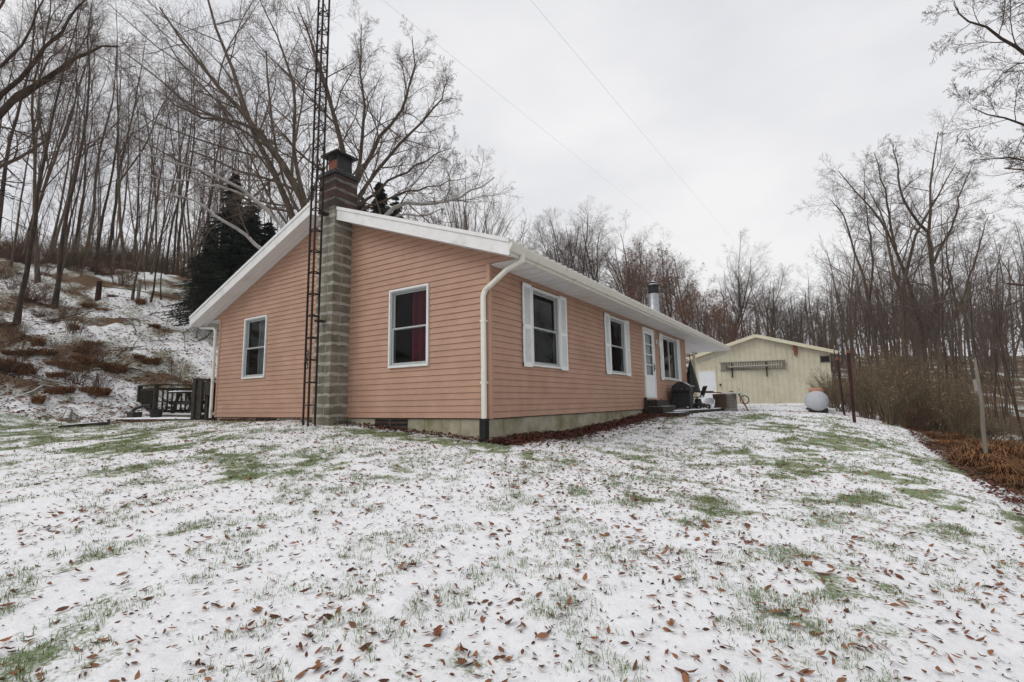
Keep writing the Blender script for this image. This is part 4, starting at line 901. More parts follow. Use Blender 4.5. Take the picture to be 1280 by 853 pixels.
def tree_mesh(seed, H, r0, kind, lean=(0, 0), bark='bark', twig='twig', leaf=None, nleaf=0, leafsize=.12, dens=1.0, lines=None, rads=None, detail=1.0):
    """kind: 'forest' tall narrow, 'open' spreading, 'pole' thin"""
    rg = np.random.default_rng(seed); tr = []; cr_ = []
    if lines is None:
        base = trunk_line(rg, H, 14, .05 if kind != 'open' else .07, lean); br = (r0*(1-np.linspace(0, 1, 15)**.9*.88))[None]; br[0, 0] *= 1.35
        stems = [(base, br)]
        if kind in ('open',) or (kind == 'forest' and rg.random() < .5):   # forks
            f, fr_ = grow(rg, base, br, 2 if kind == 'forest' else 3, .25, .5, .42, .62, .75, 12, .07, .10, .2, .1); stems += [(f, fr_)]
    else:
        stems = [(np.array(l)[None], np.array(r)[None]) for l, r in zip(lines, rads)]
    tips = []
    for s, sr in stems:
        tr.append(tubes(s, sr, 9))
        if kind == 'forest': c = dict(nl=int(20*dens), t0=.34, ang=.72, lr=.21, up=.07, n2=9, n3=6, n4=3)
        elif kind == 'pole': c = dict(nl=int(14*dens), t0=.42, ang=.58, lr=.18, up=.08, n2=7, n3=5, n4=2)
        elif kind == 'guided': c = dict(nl=int(17*dens), t0=.20, ang=.80, lr=.29, up=.02, n2=10, n3=7, n4=3)
        else: c = dict(nl=int(15*dens), t0=.22, ang=.82, lr=.44, up=.04, n2=10, n3=7, n4=3)
        l1, r1 = grow(rg, s, sr, c['nl'], c['t0'], .98, c['ang'], c['lr'], .40, 9, .10, c['up'], .55)
        l2, r2 = grow(rg, l1, r1, c['n2'], .18, .98, .72, .46, .50, 6, .13, .015, .5)
        l3, r3 = grow(rg, l2, r2, max(2, int(c['n3']*detail)), .2, 1, .70, .50, .56, 4, .15, .01, .5)
        cr_ += [tubes(l1, r1, 6), tubes(l2, r2, 4), tubes(l3, r3, 3)]
        if c['n4'] and detail > .5:
            l4, r4 = grow(rg, l3, r3, c['n4'], .25, 1, .6, .55, .7, 2, .15, .03, .4, minr=.0045); cr_ += [tubes(l4, r4, 3)]
            tips.append(l4[:, -1])
        tips.append(l3[:, -1])
    V, F = join(tr); tm = npmesh('trunk', V, F, M[bark], True)
    V, F = join(cr_); cm = npmesh('branches', V, F, M[twig], False)
    lm = None
    if leaf: V, F = leaves_at(rg, np.concatenate(tips), leafsize, nleaf); lm = npmesh('foliage', V, F, M[leaf])
    return tm, cm, lm
protos = {}
ORD = ['first', 'second', 'third', 'fourth', 'fifth', 'sixth', 'seventh', 'eighth', 'ninth', 'tenth', 'eleventh', 'twelfth', 'thirteenth', 'fourteenth', 'fifteenth', 'sixteenth', 'seventeenth', 'eighteenth', 'nineteenth', 'twentieth']
def ordinals(rows, fmt):   # rows of (px, object): the place in its row is all that tells these trees apart
    rows = sorted(rows, key=lambda r: r[0])
    for i, (_, o) in enumerate(rows): o['label'] = fmt % (ORD[i] if i < 20 else ORD[i-20].replace('first', 'twenty-first').replace('second', 'twenty-second').replace('third', 'twenty-third').replace('fourth', 'twenty-fourth').replace('fifth', 'twenty-fifth').replace('sixth', 'twenty-sixth').replace('seventh', 'twenty-seventh'))
def make_tree(key, **kw):
    protos[key] = tree_mesh(**kw)
def put_tree(key, x, y, label, group, scale=1.0, rz=None, zscale=None, name='bare_tree', cat='tree', sink=.15):
    tm, cm, lm = protos[key]
    o = empty(name, (x, y, gzs(x, y)-sink), label, cat, group, rz if rz is not None else random.uniform(0, 6.28))
    o.scale = (scale, scale, zscale or scale)
    link('trunk', tm, o); link('branches', cm, o)
    if lm: link('foliage', lm, o)
    return o
def pd(px, d, py=500): p = P(px, py, d); return float(p[0]), float(p[1])

for i in range(5): make_tree('F%d' % i, seed=20+i, H=22, r0=.125+.02*(i % 3), kind='forest', lean=((i-2)*.05, .03*(i % 3-1)), bark='barkdark' if i % 2 else 'bark', twig='twigdark' if i % 2 else 'twig')
for i in range(4): make_tree('P%d' % i, seed=40+i, H=19, r0=.065+.01*i, kind='pole', lean=((i-1.5)*.10, .05), bark='barkdark' if i % 2 else 'bark', twig='twigdark')
for i in range(3): make_tree('O%d' % i, seed=60+i, H=15, r0=.20, kind='open', lean=((i-1)*.06, 0), bark='bark', twig='twig')
for i in range(2): make_tree('R%d' % i, seed=70+i, H=15, r0=.17, kind='open', dens=1.1, bark='bark', twig='twig', leaf='russet', nleaf=3000, leafsize=.10)

# --- wood on the left hillside
rl = random.Random(11)
leftwood = [ (128, 31, 'P2', 1.0), (178, 33, 'P0', 1.05), (205, 37, 'P3', 1.05), (265, 35, 'P1', 1.0), (298, 36, 'P2', .95), (8, 29, 'P0', 1.1), (44, 31, 'P2', 1.05), (64, 37, 'P1', 1.15), (236, 31, 'P3', .85), (340, 34, 'P0', .8),
  # px, depth, key, scale
 (12, 20, 'F1', .80), (34, 26, 'F0', .95), (58, 23, 'F3', .92), (72, 33, 'P1', 1.1), (88, 40, 'F2', 1.1), (101, 30, 'P3', 1.05), (118, 36, 'F1', 1.0),
 (131, 45, 'P0', 1.2), (146, 34, 'F4', .95), (158, 52, 'F1', 1.2), (170, 38, 'P2', 1.1), (183, 44, 'F0', 1.1), (197, 34, 'P1', 1.15), (210, 40, 'F3', 1.15), (219, 50, 'P3', 1.2),
 (231, 36, 'P0', 1.2), (242, 45, 'F1', 1.1), (257, 40, 'P2', 1.1), (272, 48, 'F3', 1.05), (288, 42, 'P1', 1.15), (303, 50, 'F0', 1.0), (318, 38, 'P3', .95), (333, 46, 'F1', .9), (349, 40, 'P0', .9), (362, 48, 'F3', .85),
 (5, 36, 'F4', 1.1), (25, 42, 'P2', 1.2), (48, 48, 'F2', 1.2), (66, 55, 'P0', 1.3), (82, 60, 'F1', 1.2), (108, 58, 'F3', 1.2), (139, 62, 'P3', 1.4), (166, 65, 'F4', 1.2), (191, 60, 'P1', 1.4), (225, 64, 'F0', 1.2), (250, 60, 'P2', 1.3), (280, 62, 'F4', 1.1), (312, 60, 'P0', 1.3), (342, 62, 'F1', 1.0),
 (-30, 24, 'F1', .9), (-60, 30, 'F0', 1.0), (-20, 34, 'P1', 1.2), (-70, 42, 'F3', 1.1), (-110, 34, 'F2', 1.0), (375, 58, 'P1', 1.0), (398, 60, 'F0', .85), (420, 62, 'P2', .95), (450, 60, 'F3', .8), (480, 64, 'P1', .9)]
fl = []
for px, d, key, sc in leftwood:
    x, y = pd(px, d, 480)
    grp = 'near woodland trees on the left hillside' if d < 40 else 'far woodland trees on the left hillside'
    lab = 'bare tall tree in the front rows of the left hillside wood' if d < 40 else 'bare thin tree deep in the left hillside wood'
    o = put_tree(key, x, y, lab, grp, sc*.92, rl.uniform(0, 6.28))
    if d < 40: fl.append((px, o))
ordinals([r for r in fl if r[0] >= 0], '%s bare tree from the left in the front of the hillside wood')
# small saplings fill the understory
for i in range(44):
    px = rl.uniform(-20, 380); d = rl.uniform(26, 52); x, y = pd(px, d, 480)
    put_tree(rl.choice(['P0', 'P1', 'P2', 'P3']), x, y, 'thin bare sapling under the left hillside wood', 'saplings in the left hillside wood', rl.uniform(.35, .85), rl.uniform(0, 6.28), name='sapling')

# --- the large trees right behind the house, stems laid out by hand
def guided(name, base, lines, rads, label, seed, bark='bark', twig='twig', dens=1.0, kind='guided', cat='tree', smooth_n=10):
    L2, R2 = [], []
    for l, r in zip(lines, rads):
        l = np.array(l, float)-np.array(base); t = np.linspace(0, 1, len(l)); tt = np.linspace(0, 1, smooth_n+1)
        # catmull style resampling by cubic-ish smoothing of a linear path
        pl = np.stack([np.interp(tt, t, l[:, k]) for k in range(3)], 1)
        for _ in range(2): pl[1:-1] = .25*pl[:-2]+.5*pl[1:-1]+.25*pl[2:]
        rg = np.random.default_rng(seed+len(L2)); pl[1:-1] += rg.normal(0, .04, (smooth_n-1, 3))
        L2.append(pl); R2.append(np.linspace(r[0], r[1], smooth_n+1))
    tm, cm, lm = tree_mesh(seed, 10, .3, kind, lines=L2, rads=R2, bark=bark, twig=twig, dens=dens)
    o = empty(name, tuple(base), label, cat); link('trunk', tm, o); link('branches', cm, o); return o
def gp(px, py, d): return tuple(P(px, py, d))
def gbase(px, d): x, y = pd(px, d, 480); return np.array([x, y, gzs(x, y)-.2])
# leaning old tree, two heavy stems sweeping up to the left
b = gbase(420, 19)
guided('leaning_tree', b, [[b, gp(402, 300, 19), gp(372, 235, 19.3), gp(330, 165, 19.8), gp(282, 118, 20.4), gp(245, 80, 21), (gp(200, 10, 22))],
                            [b, gp(395, 320, 19), gp(352, 240, 19.5), gp(318, 175, 20), gp(300, 110, 20.5), gp(262, 20, 21.5), gp(240, -60, 22)],
                            [gp(385, 262, 19.1), gp(365, 200, 18.6), gp(372, 130, 18.2), gp(355, 60, 18.2), gp(320, -10, 18.5)],
                            [gp(330, 165, 19.8), gp(290, 150, 19), gp(240, 148, 18.5), gp(190, 110, 18.5)]],
       [(.20, .03), (.17, .025), (.09, .015), (.07, .015)], 'big bare tree leaning left with two heavy stems rising behind the chimney', 101, 'bark', 'twig', 1.1)
# upright spreading tree right of the chimney
b = gbase(440, 22)
guided('spreading_tree', b, [[b, gp(440, 290, 22), gp(440, 235, 22), gp(428, 175, 22), gp(408, 120, 22), gp(395, 60, 22), gp(372, 8, 22)],
                              [gp(440, 245, 22), gp(452, 190, 22), gp(458, 130, 22), gp(448, 80, 22), gp(452, 30, 22)],
                              [gp(442, 235, 22), gp(470, 180, 22.3), gp(500, 140, 22.5), gp(520, 95, 22.5), gp(515, 45, 22.5)],
                              [gp(442, 255, 22), gp(480, 200, 21.5), gp(515, 165, 21.3), gp(550, 130, 21), gp(562, 95, 21)],
                              [gp(445, 260, 22), gp(490, 222, 21.5), gp(530, 205, 21.2), gp(565, 185, 21)],
                              [gp(445, 268, 22), gp(500, 240, 21), gp(545, 232, 20.6), gp(585, 222, 20.3)]],
       [(.20, .02), (.10, .015), (.11, .015), (.09, .015), (.07, .012), (.06, .010)], 'tall bare tree with a round crown spreading right of the chimney', 131, 'bark', 'twig', 1.15)
# snow-lined dead limbs reaching left over the roof edge
b = gbase(440, 15.5)
guided('fallen_tree', b, [[b, gp(378, 306, 15.8), gp(350, 279, 16), gp(318, 250, 16.2), gp(283, 225, 16.4), gp(240, 208, 16.6), gp(195, 196, 17), gp(162, 186, 17)],
                           [gp(372, 350, 15.8), gp(325, 308, 16), gp(285, 278, 16), gp(250, 256, 16.2), gp(214, 238, 16.5), gp(168, 234, 16.8)],
                           [gp(318, 250, 16.2), gp(290, 236, 16.0), gp(250, 228, 16.2), gp(205, 222, 16.6), gp(165, 218, 17)]],
       [(.085, .022), (.07, .02), (.045, .014)], 'dead tree whose snow-lined pale limbs reach left over the roof edge', 151, 'barklight', 'twig', .28, smooth_n=14)
b = gbase(455, 17.5)
guided('toppled_tree', b, [[b, gp(462, 275, 17.5), gp(490, 258, 17.3), gp(525, 252, 17), gp(558, 256, 16.8), gp(590, 240, 16.6), (gp(618, 222, 16.4))],
                            [gp(470, 285, 17.5), gp(500, 268, 17.3), gp(530, 270, 17), gp(555, 262, 16.8)]],
       [(.10, .018), (.06, .015)], 'pale snow-lined limb arching low behind the roof right of the chimney', 161, 'barklight', 'twig', .5, smooth_n=12)
# fine-twigged rounded tree behind the ridge
def brush_tree(seed, n, H, spread):
    rg = np.random.default_rng(seed); a = rg.random(n)*6.28; r = rg.random(n)**.7*spread
    st = np.zeros((n, 3)); tip = np.stack([r*np.cos(a), r*np.sin(a), H*(1-.35*(r/spread)**2)*rg.uniform(.8, 1, n)], 1)
    t = np.linspace(0, 1, 9)[None, :, None]; pl = st[:, None]*(1-t)+tip[:, None]*t; pl[:, :, :2] *= (t**.55)
    pl += np.cumsum(rg.normal(0, .05, pl.shape), axis=1)*np.array([1, 1, .2]); rd = np.linspace(.07, .012, 9)[None]*rg.uniform(.6, 1.2, (n, 1))
    l2, r2 = grow(rg, pl, rd, 12, .3, 1, .45, .28, .5, 5, .12, .12, .4); l3, r3 = grow(rg, l2, r2, 6, .2, 1, .45, .45, .6, 3, .14, .08, .4)
    tr = npmesh('trunk', *tubes(pl, rd, 5), M['bark'], True); V, F = join([tubes(l2, r2, 3), tubes(l3, r3, 3)]); return tr, npmesh('branches', V, F, M['twig']), None
protos['B'] = brush_tree(5, 46, 12.5, 5.0); protos['B2'] = brush_tree(6, 34, 10, 4.0)
x, y = pd(585, 34, 480); put_tree('B', x, y, 'rounded fine-twigged bare tree rising behind the roof ridge', None, 1.0)
x, y = pd(545, 40, 480); put_tree('B2', x, y, 'smaller round bare tree left of the rounded one behind the ridge', None, 1.0)

# --- row of trees in the gap behind the house and shed
midrow = [(612, 52, 'P1', .70), (640, 58, 'O2', .75), (668, 52, 'O1', .78), (700, 50, 'O0', .90), (722, 58, 'O1', .98), (748, 52, 'O1', 1.02), (768, 60, 'O2', 1.15), (790, 54, 'O0', 1.05), (806, 62, 'O2', 1.2), (818, 50, 'R1', .86), (840, 56, 'O0', 1.0), (856, 46, 'R0', .70), (876, 50, 'O1', .85), (888, 44, 'R1', .60), (904, 50, 'O2', .88), (920, 46, 'R0', .52), (932, 56, 'F1', .80), (905, 40, 'R1', .46), (870, 42, 'R1', .56), (800, 46, 'R0', .72), (735, 46, 'P3', .62), (690, 60, 'O2', .9), (830, 44, 'P0', .62),
 (957, 62, 'O1', .82), (975, 56, 'O0', .80), (992, 62, 'B2', 1.0), (1010, 54, 'O2', .72), (1024, 60, 'O0', .82), (945, 50, 'F1', .45), (1040, 52, 'O1', .66), (940, 44, 'R0', .40), (1003, 42, 'B2', .66), (1034, 44, 'B2', .74), (965, 44, 'B2', .58)]
mr_ = {}
for px, d, key, sc in midrow:
    x, y = pd(px, d, 490)
    r = key[0] == 'R'
    if px < 940: lab, grp = ('oak still holding russet leaves behind the house and shed', 'russet oaks behind the house') if r else ('bare tree in the row beyond the long roof', 'bare trees beyond the roof')
    else: lab, grp = ('low oak with russet leaves behind the yellow shed', 'russet oaks behind the shed') if r else ('bare tree beyond the yellow shed roof', 'bare trees beyond the shed')
    o = put_tree(key, x, y, lab, grp, sc, rl.uniform(0, 6.28), name='russet_oak' if r else 'bare_tree'); mr_.setdefault((px < 940, r), []).append((px, o))
ordinals(mr_[(True, True)], '%s russet-leaved oak from the left behind the house roof'); ordinals(mr_[(False, True)], '%s low russet oak from the left behind the yellow shed') if (False, True) in mr_ else None
ordinals(mr_[(True, False)], '%s bare tree from the left in the row beyond the long roof'); ordinals(mr_[(False, False)], '%s bare tree from the left beyond the yellow shed')
# --- right-hand wood
right = [(1112, 34, 'O0', .70), (1186, 32, 'F1', .66), (1098, 32, 'O0', .62), (1205, 28, 'P1', .62), (1082, 36, 'P2', .66), (1222, 34, 'O2', .72), (1125, 38, 'F3', .68), (1160, 36, 'P0', .85),
 (1240, 30, 'P3', .60), (1258, 34, 'F2', .60), (1275, 28, 'P1', .56), (1290, 33, 'F4', .62), (1310, 27, 'O1', .66), (1345, 30, 'F0', .7), (1068, 44, 'F4', .62), (1055, 48, 'P1', .7), (1050, 38, 'P3', .46), (1230, 44, 'F1', .7), (1200, 42, 'F3', .7), (1265, 46, 'O0', .7), (1180, 46, 'P2', .8), (1145, 48, 'O2', .8), (1105, 50, 'F0', .75), (1285, 44, 'P0', .75), (1215, 52, 'F4', .75), (1250, 56, 'P3', .9), (1320, 44, 'F3', .75), (1380, 40, 'F1', .75)]
rt = []
for px, d, key, sc in right:
    x, y = pd(px, d, 520)
    lab, grp = ('bare grey tree in the front of the wood right of the lawn', 'front trees of the right wood') if d < 35 else ('bare tree deeper in the wood right of the lawn', 'deeper trees of the right wood')
    o = put_tree(key, x, y, lab, grp, sc, rl.uniform(0, 6.28)); rt.append((px, o)) if d < 35 and px < 1290 else None
ordinals(rt, '%s bare tree from the left in the front of the right-hand wood')
for i in range(90):
    px = rl.uniform(1040, 1310); d = rl.uniform(20, 46); x, y = pd(px, d, 520)
    put_tree(rl.choice(['P0', 'P1', 'P2', 'P3']), x, y, 'thin bare sapling in the thicket right of the lawn', 'saplings of the right wood', rl.uniform(.22, .45), rl.uniform(0, 6.28), name='sapling')
for k, (base, ls, rs, lab) in enumerate((
  ((1173, 26), [[(1173, 470), (1173, 415), (1166, 315), (1159, 282), (1163, 216), (1173, 165)], [(1160, 290), (1129, 255), (1121, 216), (1116, 178)], [(1167, 330), (1190, 280), (1200, 240), (1215, 205)]], [(.17, .02), (.08, .015), (.07, .012)], 'tallest bare tree of the forked clump right of the shed'),
  ((1160, 27), [[(1158, 450), (1151, 398), (1129, 332), (1112, 293), (1085, 255), (1048, 214)], [(1120, 312), (1108, 262), (1100, 215), (1092, 190)]], [(.14, .02), (.07, .012)], 'bare tree whose stem sweeps up to the left in the clump right of the shed'),
  ((1098, 28), [[(1098, 450), (1090, 398), (1076, 348), (1063, 288), (1052, 262), (1038, 250)], [(1086, 385), (1092, 320), (1084, 270), (1080, 240)]], [(.11, .015), (.07, .012)], 'leftmost bare tree of the forked clump right of the shed'),
  ((1130, 26), [[(1129, 450), (1126, 371), (1134, 321), (1151, 277), (1180, 235), (1195, 205)], [(1127, 380), (1112, 320), (1104, 270), (1078, 225)]], [(.13, .018), (.09, .012)], 'forked bare tree in the middle of the clump right of the shed'),
  ((1202, 25), [[(1200, 450), (1200, 398), (1188, 354), (1181, 318), (1185, 270)], [(1199, 390), (1212, 340), (1228, 300), (1236, 270)]], [(.10, .012), (.06, .012)], 'smaller bare tree at the right end of the forked clump'))):
    px, d = base; b = gbase(px, d)
    L3 = [[gp(x, y, d) for x, y in l] for l in ls]; L3[0] = [b]+L3[0]
    guided('forked_tree', b, L3, rs, lab, 210+k, 'bark', 'twig', .8)
# overhanging tree at the right, trunk outside the picture
b = gbase(1500, 12)
guided('overhanging_tree', b, [[b, gp(1480, 380, 12), gp(1440, 240, 12), gp(1400, 120, 12), gp(1370, 0, 12), gp(1350, -90, 12)],
                                [gp(1435, 235, 12), gp(1360, 180, 11.6), gp(1280, 160, 11.3), gp(1215, 135, 11)],
                                [gp(1410, 150, 12), gp(1330, 90, 11.5), gp(1270, 55, 11.2), gp(1215, 35, 11), gp(1192, 5, 11)],
                                [gp(1450, 270, 12), gp(1370, 230, 11.5), gp(1295, 195, 11.2), gp(1225, 200, 11)],
                                [gp(1385, 50, 12), gp(1330, -10, 11.6), gp(1270, -20, 11.3), gp(1230, -45, 11)],
                                [gp(1440, 240, 12), gp(1370, 120, 12.5), gp(1290, 60, 12.6), gp(1240, 110, 12.6)]],
       [(.22, .04), (.06, .008), (.06, .008), (.055, .008), (.05, .008), (.045, .008)], 'bare tree outside the right edge, fine branches hanging into the sky', 171, 'barkdark', 'twigdark', .62)
# overhanging limb at the upper left
b = gbase(-170, 11)
guided('overhanging_tree', b, [[b, gp(-150, 330, 11), gp(-110, 220, 11), gp(-60, 120, 11), gp(-40, 20, 11), gp(-30, -60, 11)],
                                [gp(-125, 250, 11), gp(-30, 165, 11), gp(30, 118, 11), gp(75, 88, 11.2), gp(110, 65, 11.5), gp(148, 58, 12)],
                                [gp(-30, 165, 11), gp(10, 100, 11), gp(60, 60, 11), gp(95, 20, 11.2), gp(120, -30, 11.4)],
                                [gp(-90, 180, 11), gp(-20, 90, 10.6), gp(20, 70, 10.4), gp(60, -10, 10.4)]],
       [(.24, .05), (.095, .015), (.06, .012), (.05, .012)], 'dark tree outside the left edge, one heavy limb curving into view', 181, 'barkdark', 'twigdark', .42)

# --- conifers: drooping sprays of needle blades around a straight trunk
def conifer(seed, H, Rb, n_spray=520, blades=46, lo=.07):
    rg = np.random.default_rng(seed)
    tr = np.zeros((1, 9, 3)); tr[0, :, 2] = np.linspace(0, H, 9); rd = np.linspace(.13, .01, 9)[None]*H/7
    tm = npmesh('trunk', *tubes(tr, rd, 8), M['barkdark'], True)
    h = 1-(1-rg.random(n_spray))**.5*.97; h = np.sort(.06+.94*h); z0 = H*h
    a_ = rg.random(n_spray)*6.28; h = rg.random(n_spray)**1.25; z0 = H*(lo+(.99-lo)*h); ln = Rb*(1-h)**.8*rg.uniform(.45, 1.2, n_spray)*(.8+.3*np.sin(h*23+a_*2))+.08
    a = a_; seg = 6; t = np.linspace(0, 1, seg+1)[None, :]
    ln_ = ln[:, None]; xx = ln_*t*np.cos(a)[:, None]; yy = ln_*t*np.sin(a)[:, None]; zz = z0[:, None]+ln_*(.12*t-.38*t**2+.10*t**4)
    pl = np.stack([xx, yy, zz], -1); brn = tubes(pl, (.020*(1-.8*t))*np.ones((n_spray, 1))*(.4+ln_/Rb), 3)
    tt = rg.random((n_spray, blades))**.75; f = tt*seg; i = np.clip(f.astype(int), 0, seg-1); w = (f-i)[..., None]; bi = np.arange(n_spray)[:, None]
    c = pl[bi, i]*(1-w)+pl[bi, i+1]*w; tan = nrm(pl[bi, i+1]-pl[bi, i])
    side = nrm(np.cross(tan, np.array([0, 0, 1.])))*rg.choice([-1, 1], (n_spray, blades))[..., None]
    d = nrm(tan*.8+side*rg.uniform(.2, 1.1, (n_spray, blades, 1))+np.array([0, 0, -1.])*rg.uniform(-.3, .9, (n_spray, blades, 1)))
    L_ = (.07+.20*(1-tt)*np.minimum(1, ln[:, None]))[..., None]*rg.uniform(.6, 1.3, (n_spray, blades, 1)); wd = nrm(np.cross(d, rg.normal(0, 1, d.shape)))*.016
    V = np.stack([c-wd, c+wd, c+d*L_+wd*.3, c+d*L_-wd*.3], 2).reshape(-1, 3); Fb = np.arange(len(V)).reshape(-1, 4)
    bm_ = npmesh('branches', *brn, M['barkdark']); fm = npmesh('foliage', V, Fb, M['needle'])
    return tm, bm_, fm
protos['C0'] = conifer(1, 7.4, 2.4, 900, 80); protos['C1'] = conifer(2, 5.6, 2.1, 700, 80)
for px, top, d, key, wf, lab in ((284, 200, 24.5, 'C0', .92, 'tall dark spruce on the slope left of the roof'), (330, 268, 26, 'C1', 1.3, 'shorter dark spruce right of the tall one by the roof edge'), (258, 270, 27.5, 'C1', .95, 'dark spruce at the left side of the tall one'),
                           (472, 212, 25, 'C0', .9, 'dark spruce showing behind the roof just right of the chimney'), (446, 232, 26, 'C1', 1.1, 'dark spruce hidden behind the chimney stack'), (306, 240, 28, 'C1', 1.2, 'dark spruce between the tall one and the roof slope'), (492, 232, 27, 'C1', .9, 'rightmost dark spruce behind the ridge')):
    x, y = pd(px, d, 400); sc = (P(px, top, d)[2]-gzs(x, y))/(7.4 if key == 'C0' else 5.6); w_ = min(sc, 1.35)*wf
    put_tree(key, x, y, lab, None, w_, rl.uniform(0, 6), zscale=sc, name='spruce')
protos['C2'] = conifer(8, 15, 3.2, 900, 70, .42)
x, y = pd(-215, 13.5, 480); put_tree('C2', x, y, 'dark conifer at the upper left edge of the photo', None, 1.0, 1.0, name='spruce')
# ================================================================ SHRUBS, BRUSH, GRASS, LEAVES
def shrub_mesh(seed, n, H, spread, mat_, leaf=None, nleaf=0, arch=.3):
    rg = np.random.default_rng(seed); a = rg.random(n)*6.28; r = rg.random(n)**.6*spread; b = rg.random((n, 2))*spread*.5-spread*.25
    t = np.linspace(0, 1, 8)[None, :]; h = H*rg.uniform(.45, 1.0, n)[:, None]
    x = b[:, :1]+(r*np.cos(a))[:, None]*t**1.4; y = b[:, 1:]+(r*np.sin(a))[:, None]*t**1.4; z = h*(t-arch*t**3)-.1
    pl = np.stack([x, y, z], -1)+np.cumsum(rg.normal(0, .03, (n, 8, 3)), 1)*t[..., None]; rd = np.linspace(.016, .004, 8)[None]*rg.uniform(.6, 1.3, (n, 1))
    l2, r2 = grow(rg, pl, rd, 8, .25, 1, .7, .28, .6, 4, .2, .03, .4, minr=.0035); l3, r3 = grow(rg, l2, r2, 4, .2, 1, .7, .5, .7, 2, .2, 0, .4, minr=.003)
    sm = npmesh('stems', *join([tubes(pl, rd, 4), tubes(l2, r2, 3), tubes(l3, r3, 3)]), M[mat_])
    lm = npmesh('foliage', *leaves_at(rg, np.concatenate([l3[:, -1], l2[:, -1]]), .035, nleaf), M[leaf]) if leaf else None
    return sm, lm
SHR = {'S0': shrub_mesh(1, 30, 2.7, 1.0, 'twigolive', 'tanleaf', 240, .18), 'S1': shrub_mesh(2, 28, 2.2, 1.4, 'twigred', 'tanleaf', 200, .35), 'S2': shrub_mesh(3, 54, 1.5, 1.3, 'twigolive', 'tanleaf', 180, .5), 'S3': shrub_mesh(4, 44, 1.1, 1.0, 'twigred', 'litterdark', 300, .55)}
def put_shrub(key, x, y, label, group, sc=1, zs=None, name='shrub'):
    sm, lm = SHR[key]; o = empty(name, (x, y, gzs(x, y)-.05), label, 'shrub', group, rl.uniform(0, 6.28)); o.scale = (sc, sc, zs or sc)
    link('stems', sm, o)
    if lm: link('foliage', lm, o)
# thicket right of the tank, along the lawn edge
for i in range(19):
    t = i/18; x = 5.7+rl.uniform(-.2, 2.2)+.3*(t > .5); y = 21-t*9.5+rl.uniform(-.8, .8)
    if x < 6.3 and y < 12: x += .9
    put_shrub(rl.choice(['S0', 'S0', 'S1']), x, y, 'tall tangled shrub in the thicket right of the propane tank', 'thicket shrubs beside the propane tank', rl.uniform(.75, 1.15)*(1.0 if t < .8 else .75), rl.uniform(.9, 1.5)*(1.0 if t < .8 else .7))
for (x, y) in ((4.9, 18.6), (5.3, 19.4), (4.5, 20.4), (5.2, 21.5), (5.6, 17.6), (4.3, 22.6), (5.6, 16.4)): put_shrub('S0', x, y, 'tall tangled shrub in the thicket right of the propane tank', 'thicket shrubs beside the propane tank', rl.uniform(.75, 1.0))
for i in range(44):
    y = rl.uniform(13, 30); x = 8.5+rl.uniform(-.6, 11)
    put_shrub(rl.choice(['S0', 'S1', 'S2']), x, y+rl.uniform(0, 6), 'brown shrub on the low ground beyond the lawn edge', 'shrubs on the low ground at the right', rl.uniform(.6, 1.1))
for i in range(16):
    t = rl.random(); y = 1.6+t*8.5; x = 6.9+rl.uniform(0, 1.0)
    put_shrub(rl.choice(['S3', 'S3', 'S2']), x, y, 'low scrubby weed bush along the right lawn edge', 'weed bushes along the right lawn edge', rl.uniform(.28, .5))
for i in range(60):
    px = rl.uniform(-30, 400); d = rl.uniform(36, 48); x, y = pd(px, d, 480)
    put_shrub(rl.choice(['S0', 'S1']), x, y, 'bare undergrowth bush along the top of the left hillside', 'undergrowth bushes under the left wood', rl.uniform(1.1, 1.9))
# brush on the left hillside
for i in range(44):
    px = rl.uniform(-30, 125) if i < 30 else rl.uniform(90, 175); d = rl.uniform(15.5, 27); x, y = pd(px, d, 480)
    if px > 130 and d < 20 or (95 < px < 200 and d > 19.5): continue
    put_shrub(rl.choice(['S3', 'S1', 'S1']), x, y, 'low tangled briar bush on the left hillside', 'briar bushes on the left hillside', rl.uniform(.4, .7))
for i in range(80):
    px = rl.uniform(-20, 380); d = rl.uniform(28, 44); x, y = pd(px, d, 480)
    put_shrub(rl.choice(['S1', 'S2', 'S3', 'S0']), x, y, 'bare undergrowth bush along the top of the left hillside', 'undergrowth bushes under the left wood', rl.uniform(.7, 1.25))
for i, (x, y) in enumerate(((-17.0, -4.2), (-15.6, -5.0), (-16.5, -6.0))): put_shrub('S1', x, y, 'dark tangled bush at the far left edge', 'dark bushes at the far left edge', 1.3)
# bracken / dry grass tussocks
def tussock(seed, n=420, r=.5, h=.42):
    rg = np.random.default_rng(seed); a = rg.random(n)*6.28; q = rg.random(n)**.5*r*.6; b = np.stack([q*np.cos(a), q*np.sin(a), np.zeros(n)-.03], 1)
    az = a+rg.normal(0, .9, n); d = np.stack([np.cos(az), np.sin(az), np.zeros(n)], 1); L_ = h*rg.uniform(.5, 1.2, n)[:, None]; out_ = rg.uniform(.3, 1.2, n)[:, None]
    m = b+d*L_*out_*.45+np.array([0, 0, 1.])*L_*.75; e = b+d*L_*out_*1.15+np.array([0, 0, 1.])*L_*rg.uniform(.3, .9, (n, 1)); s = np.cross(d, [0, 0, 1.])*.008
    V = np.stack([b-s, b+s, m+s, m-s, e+s*.2, e-s*.2], 1).reshape(-1, 3); k = np.arange(n)[:, None]*6; F = np.concatenate([k+np.array([[0, 1, 2, 3]]), k+np.array([[3, 2, 4, 5]])]); return npmesh('dry_tussock', V, F, M['straw'])
TU = [tussock(1), tussock(2, 520, .8, .4), tussock(3, 360, .35, .5)]
tn = 0
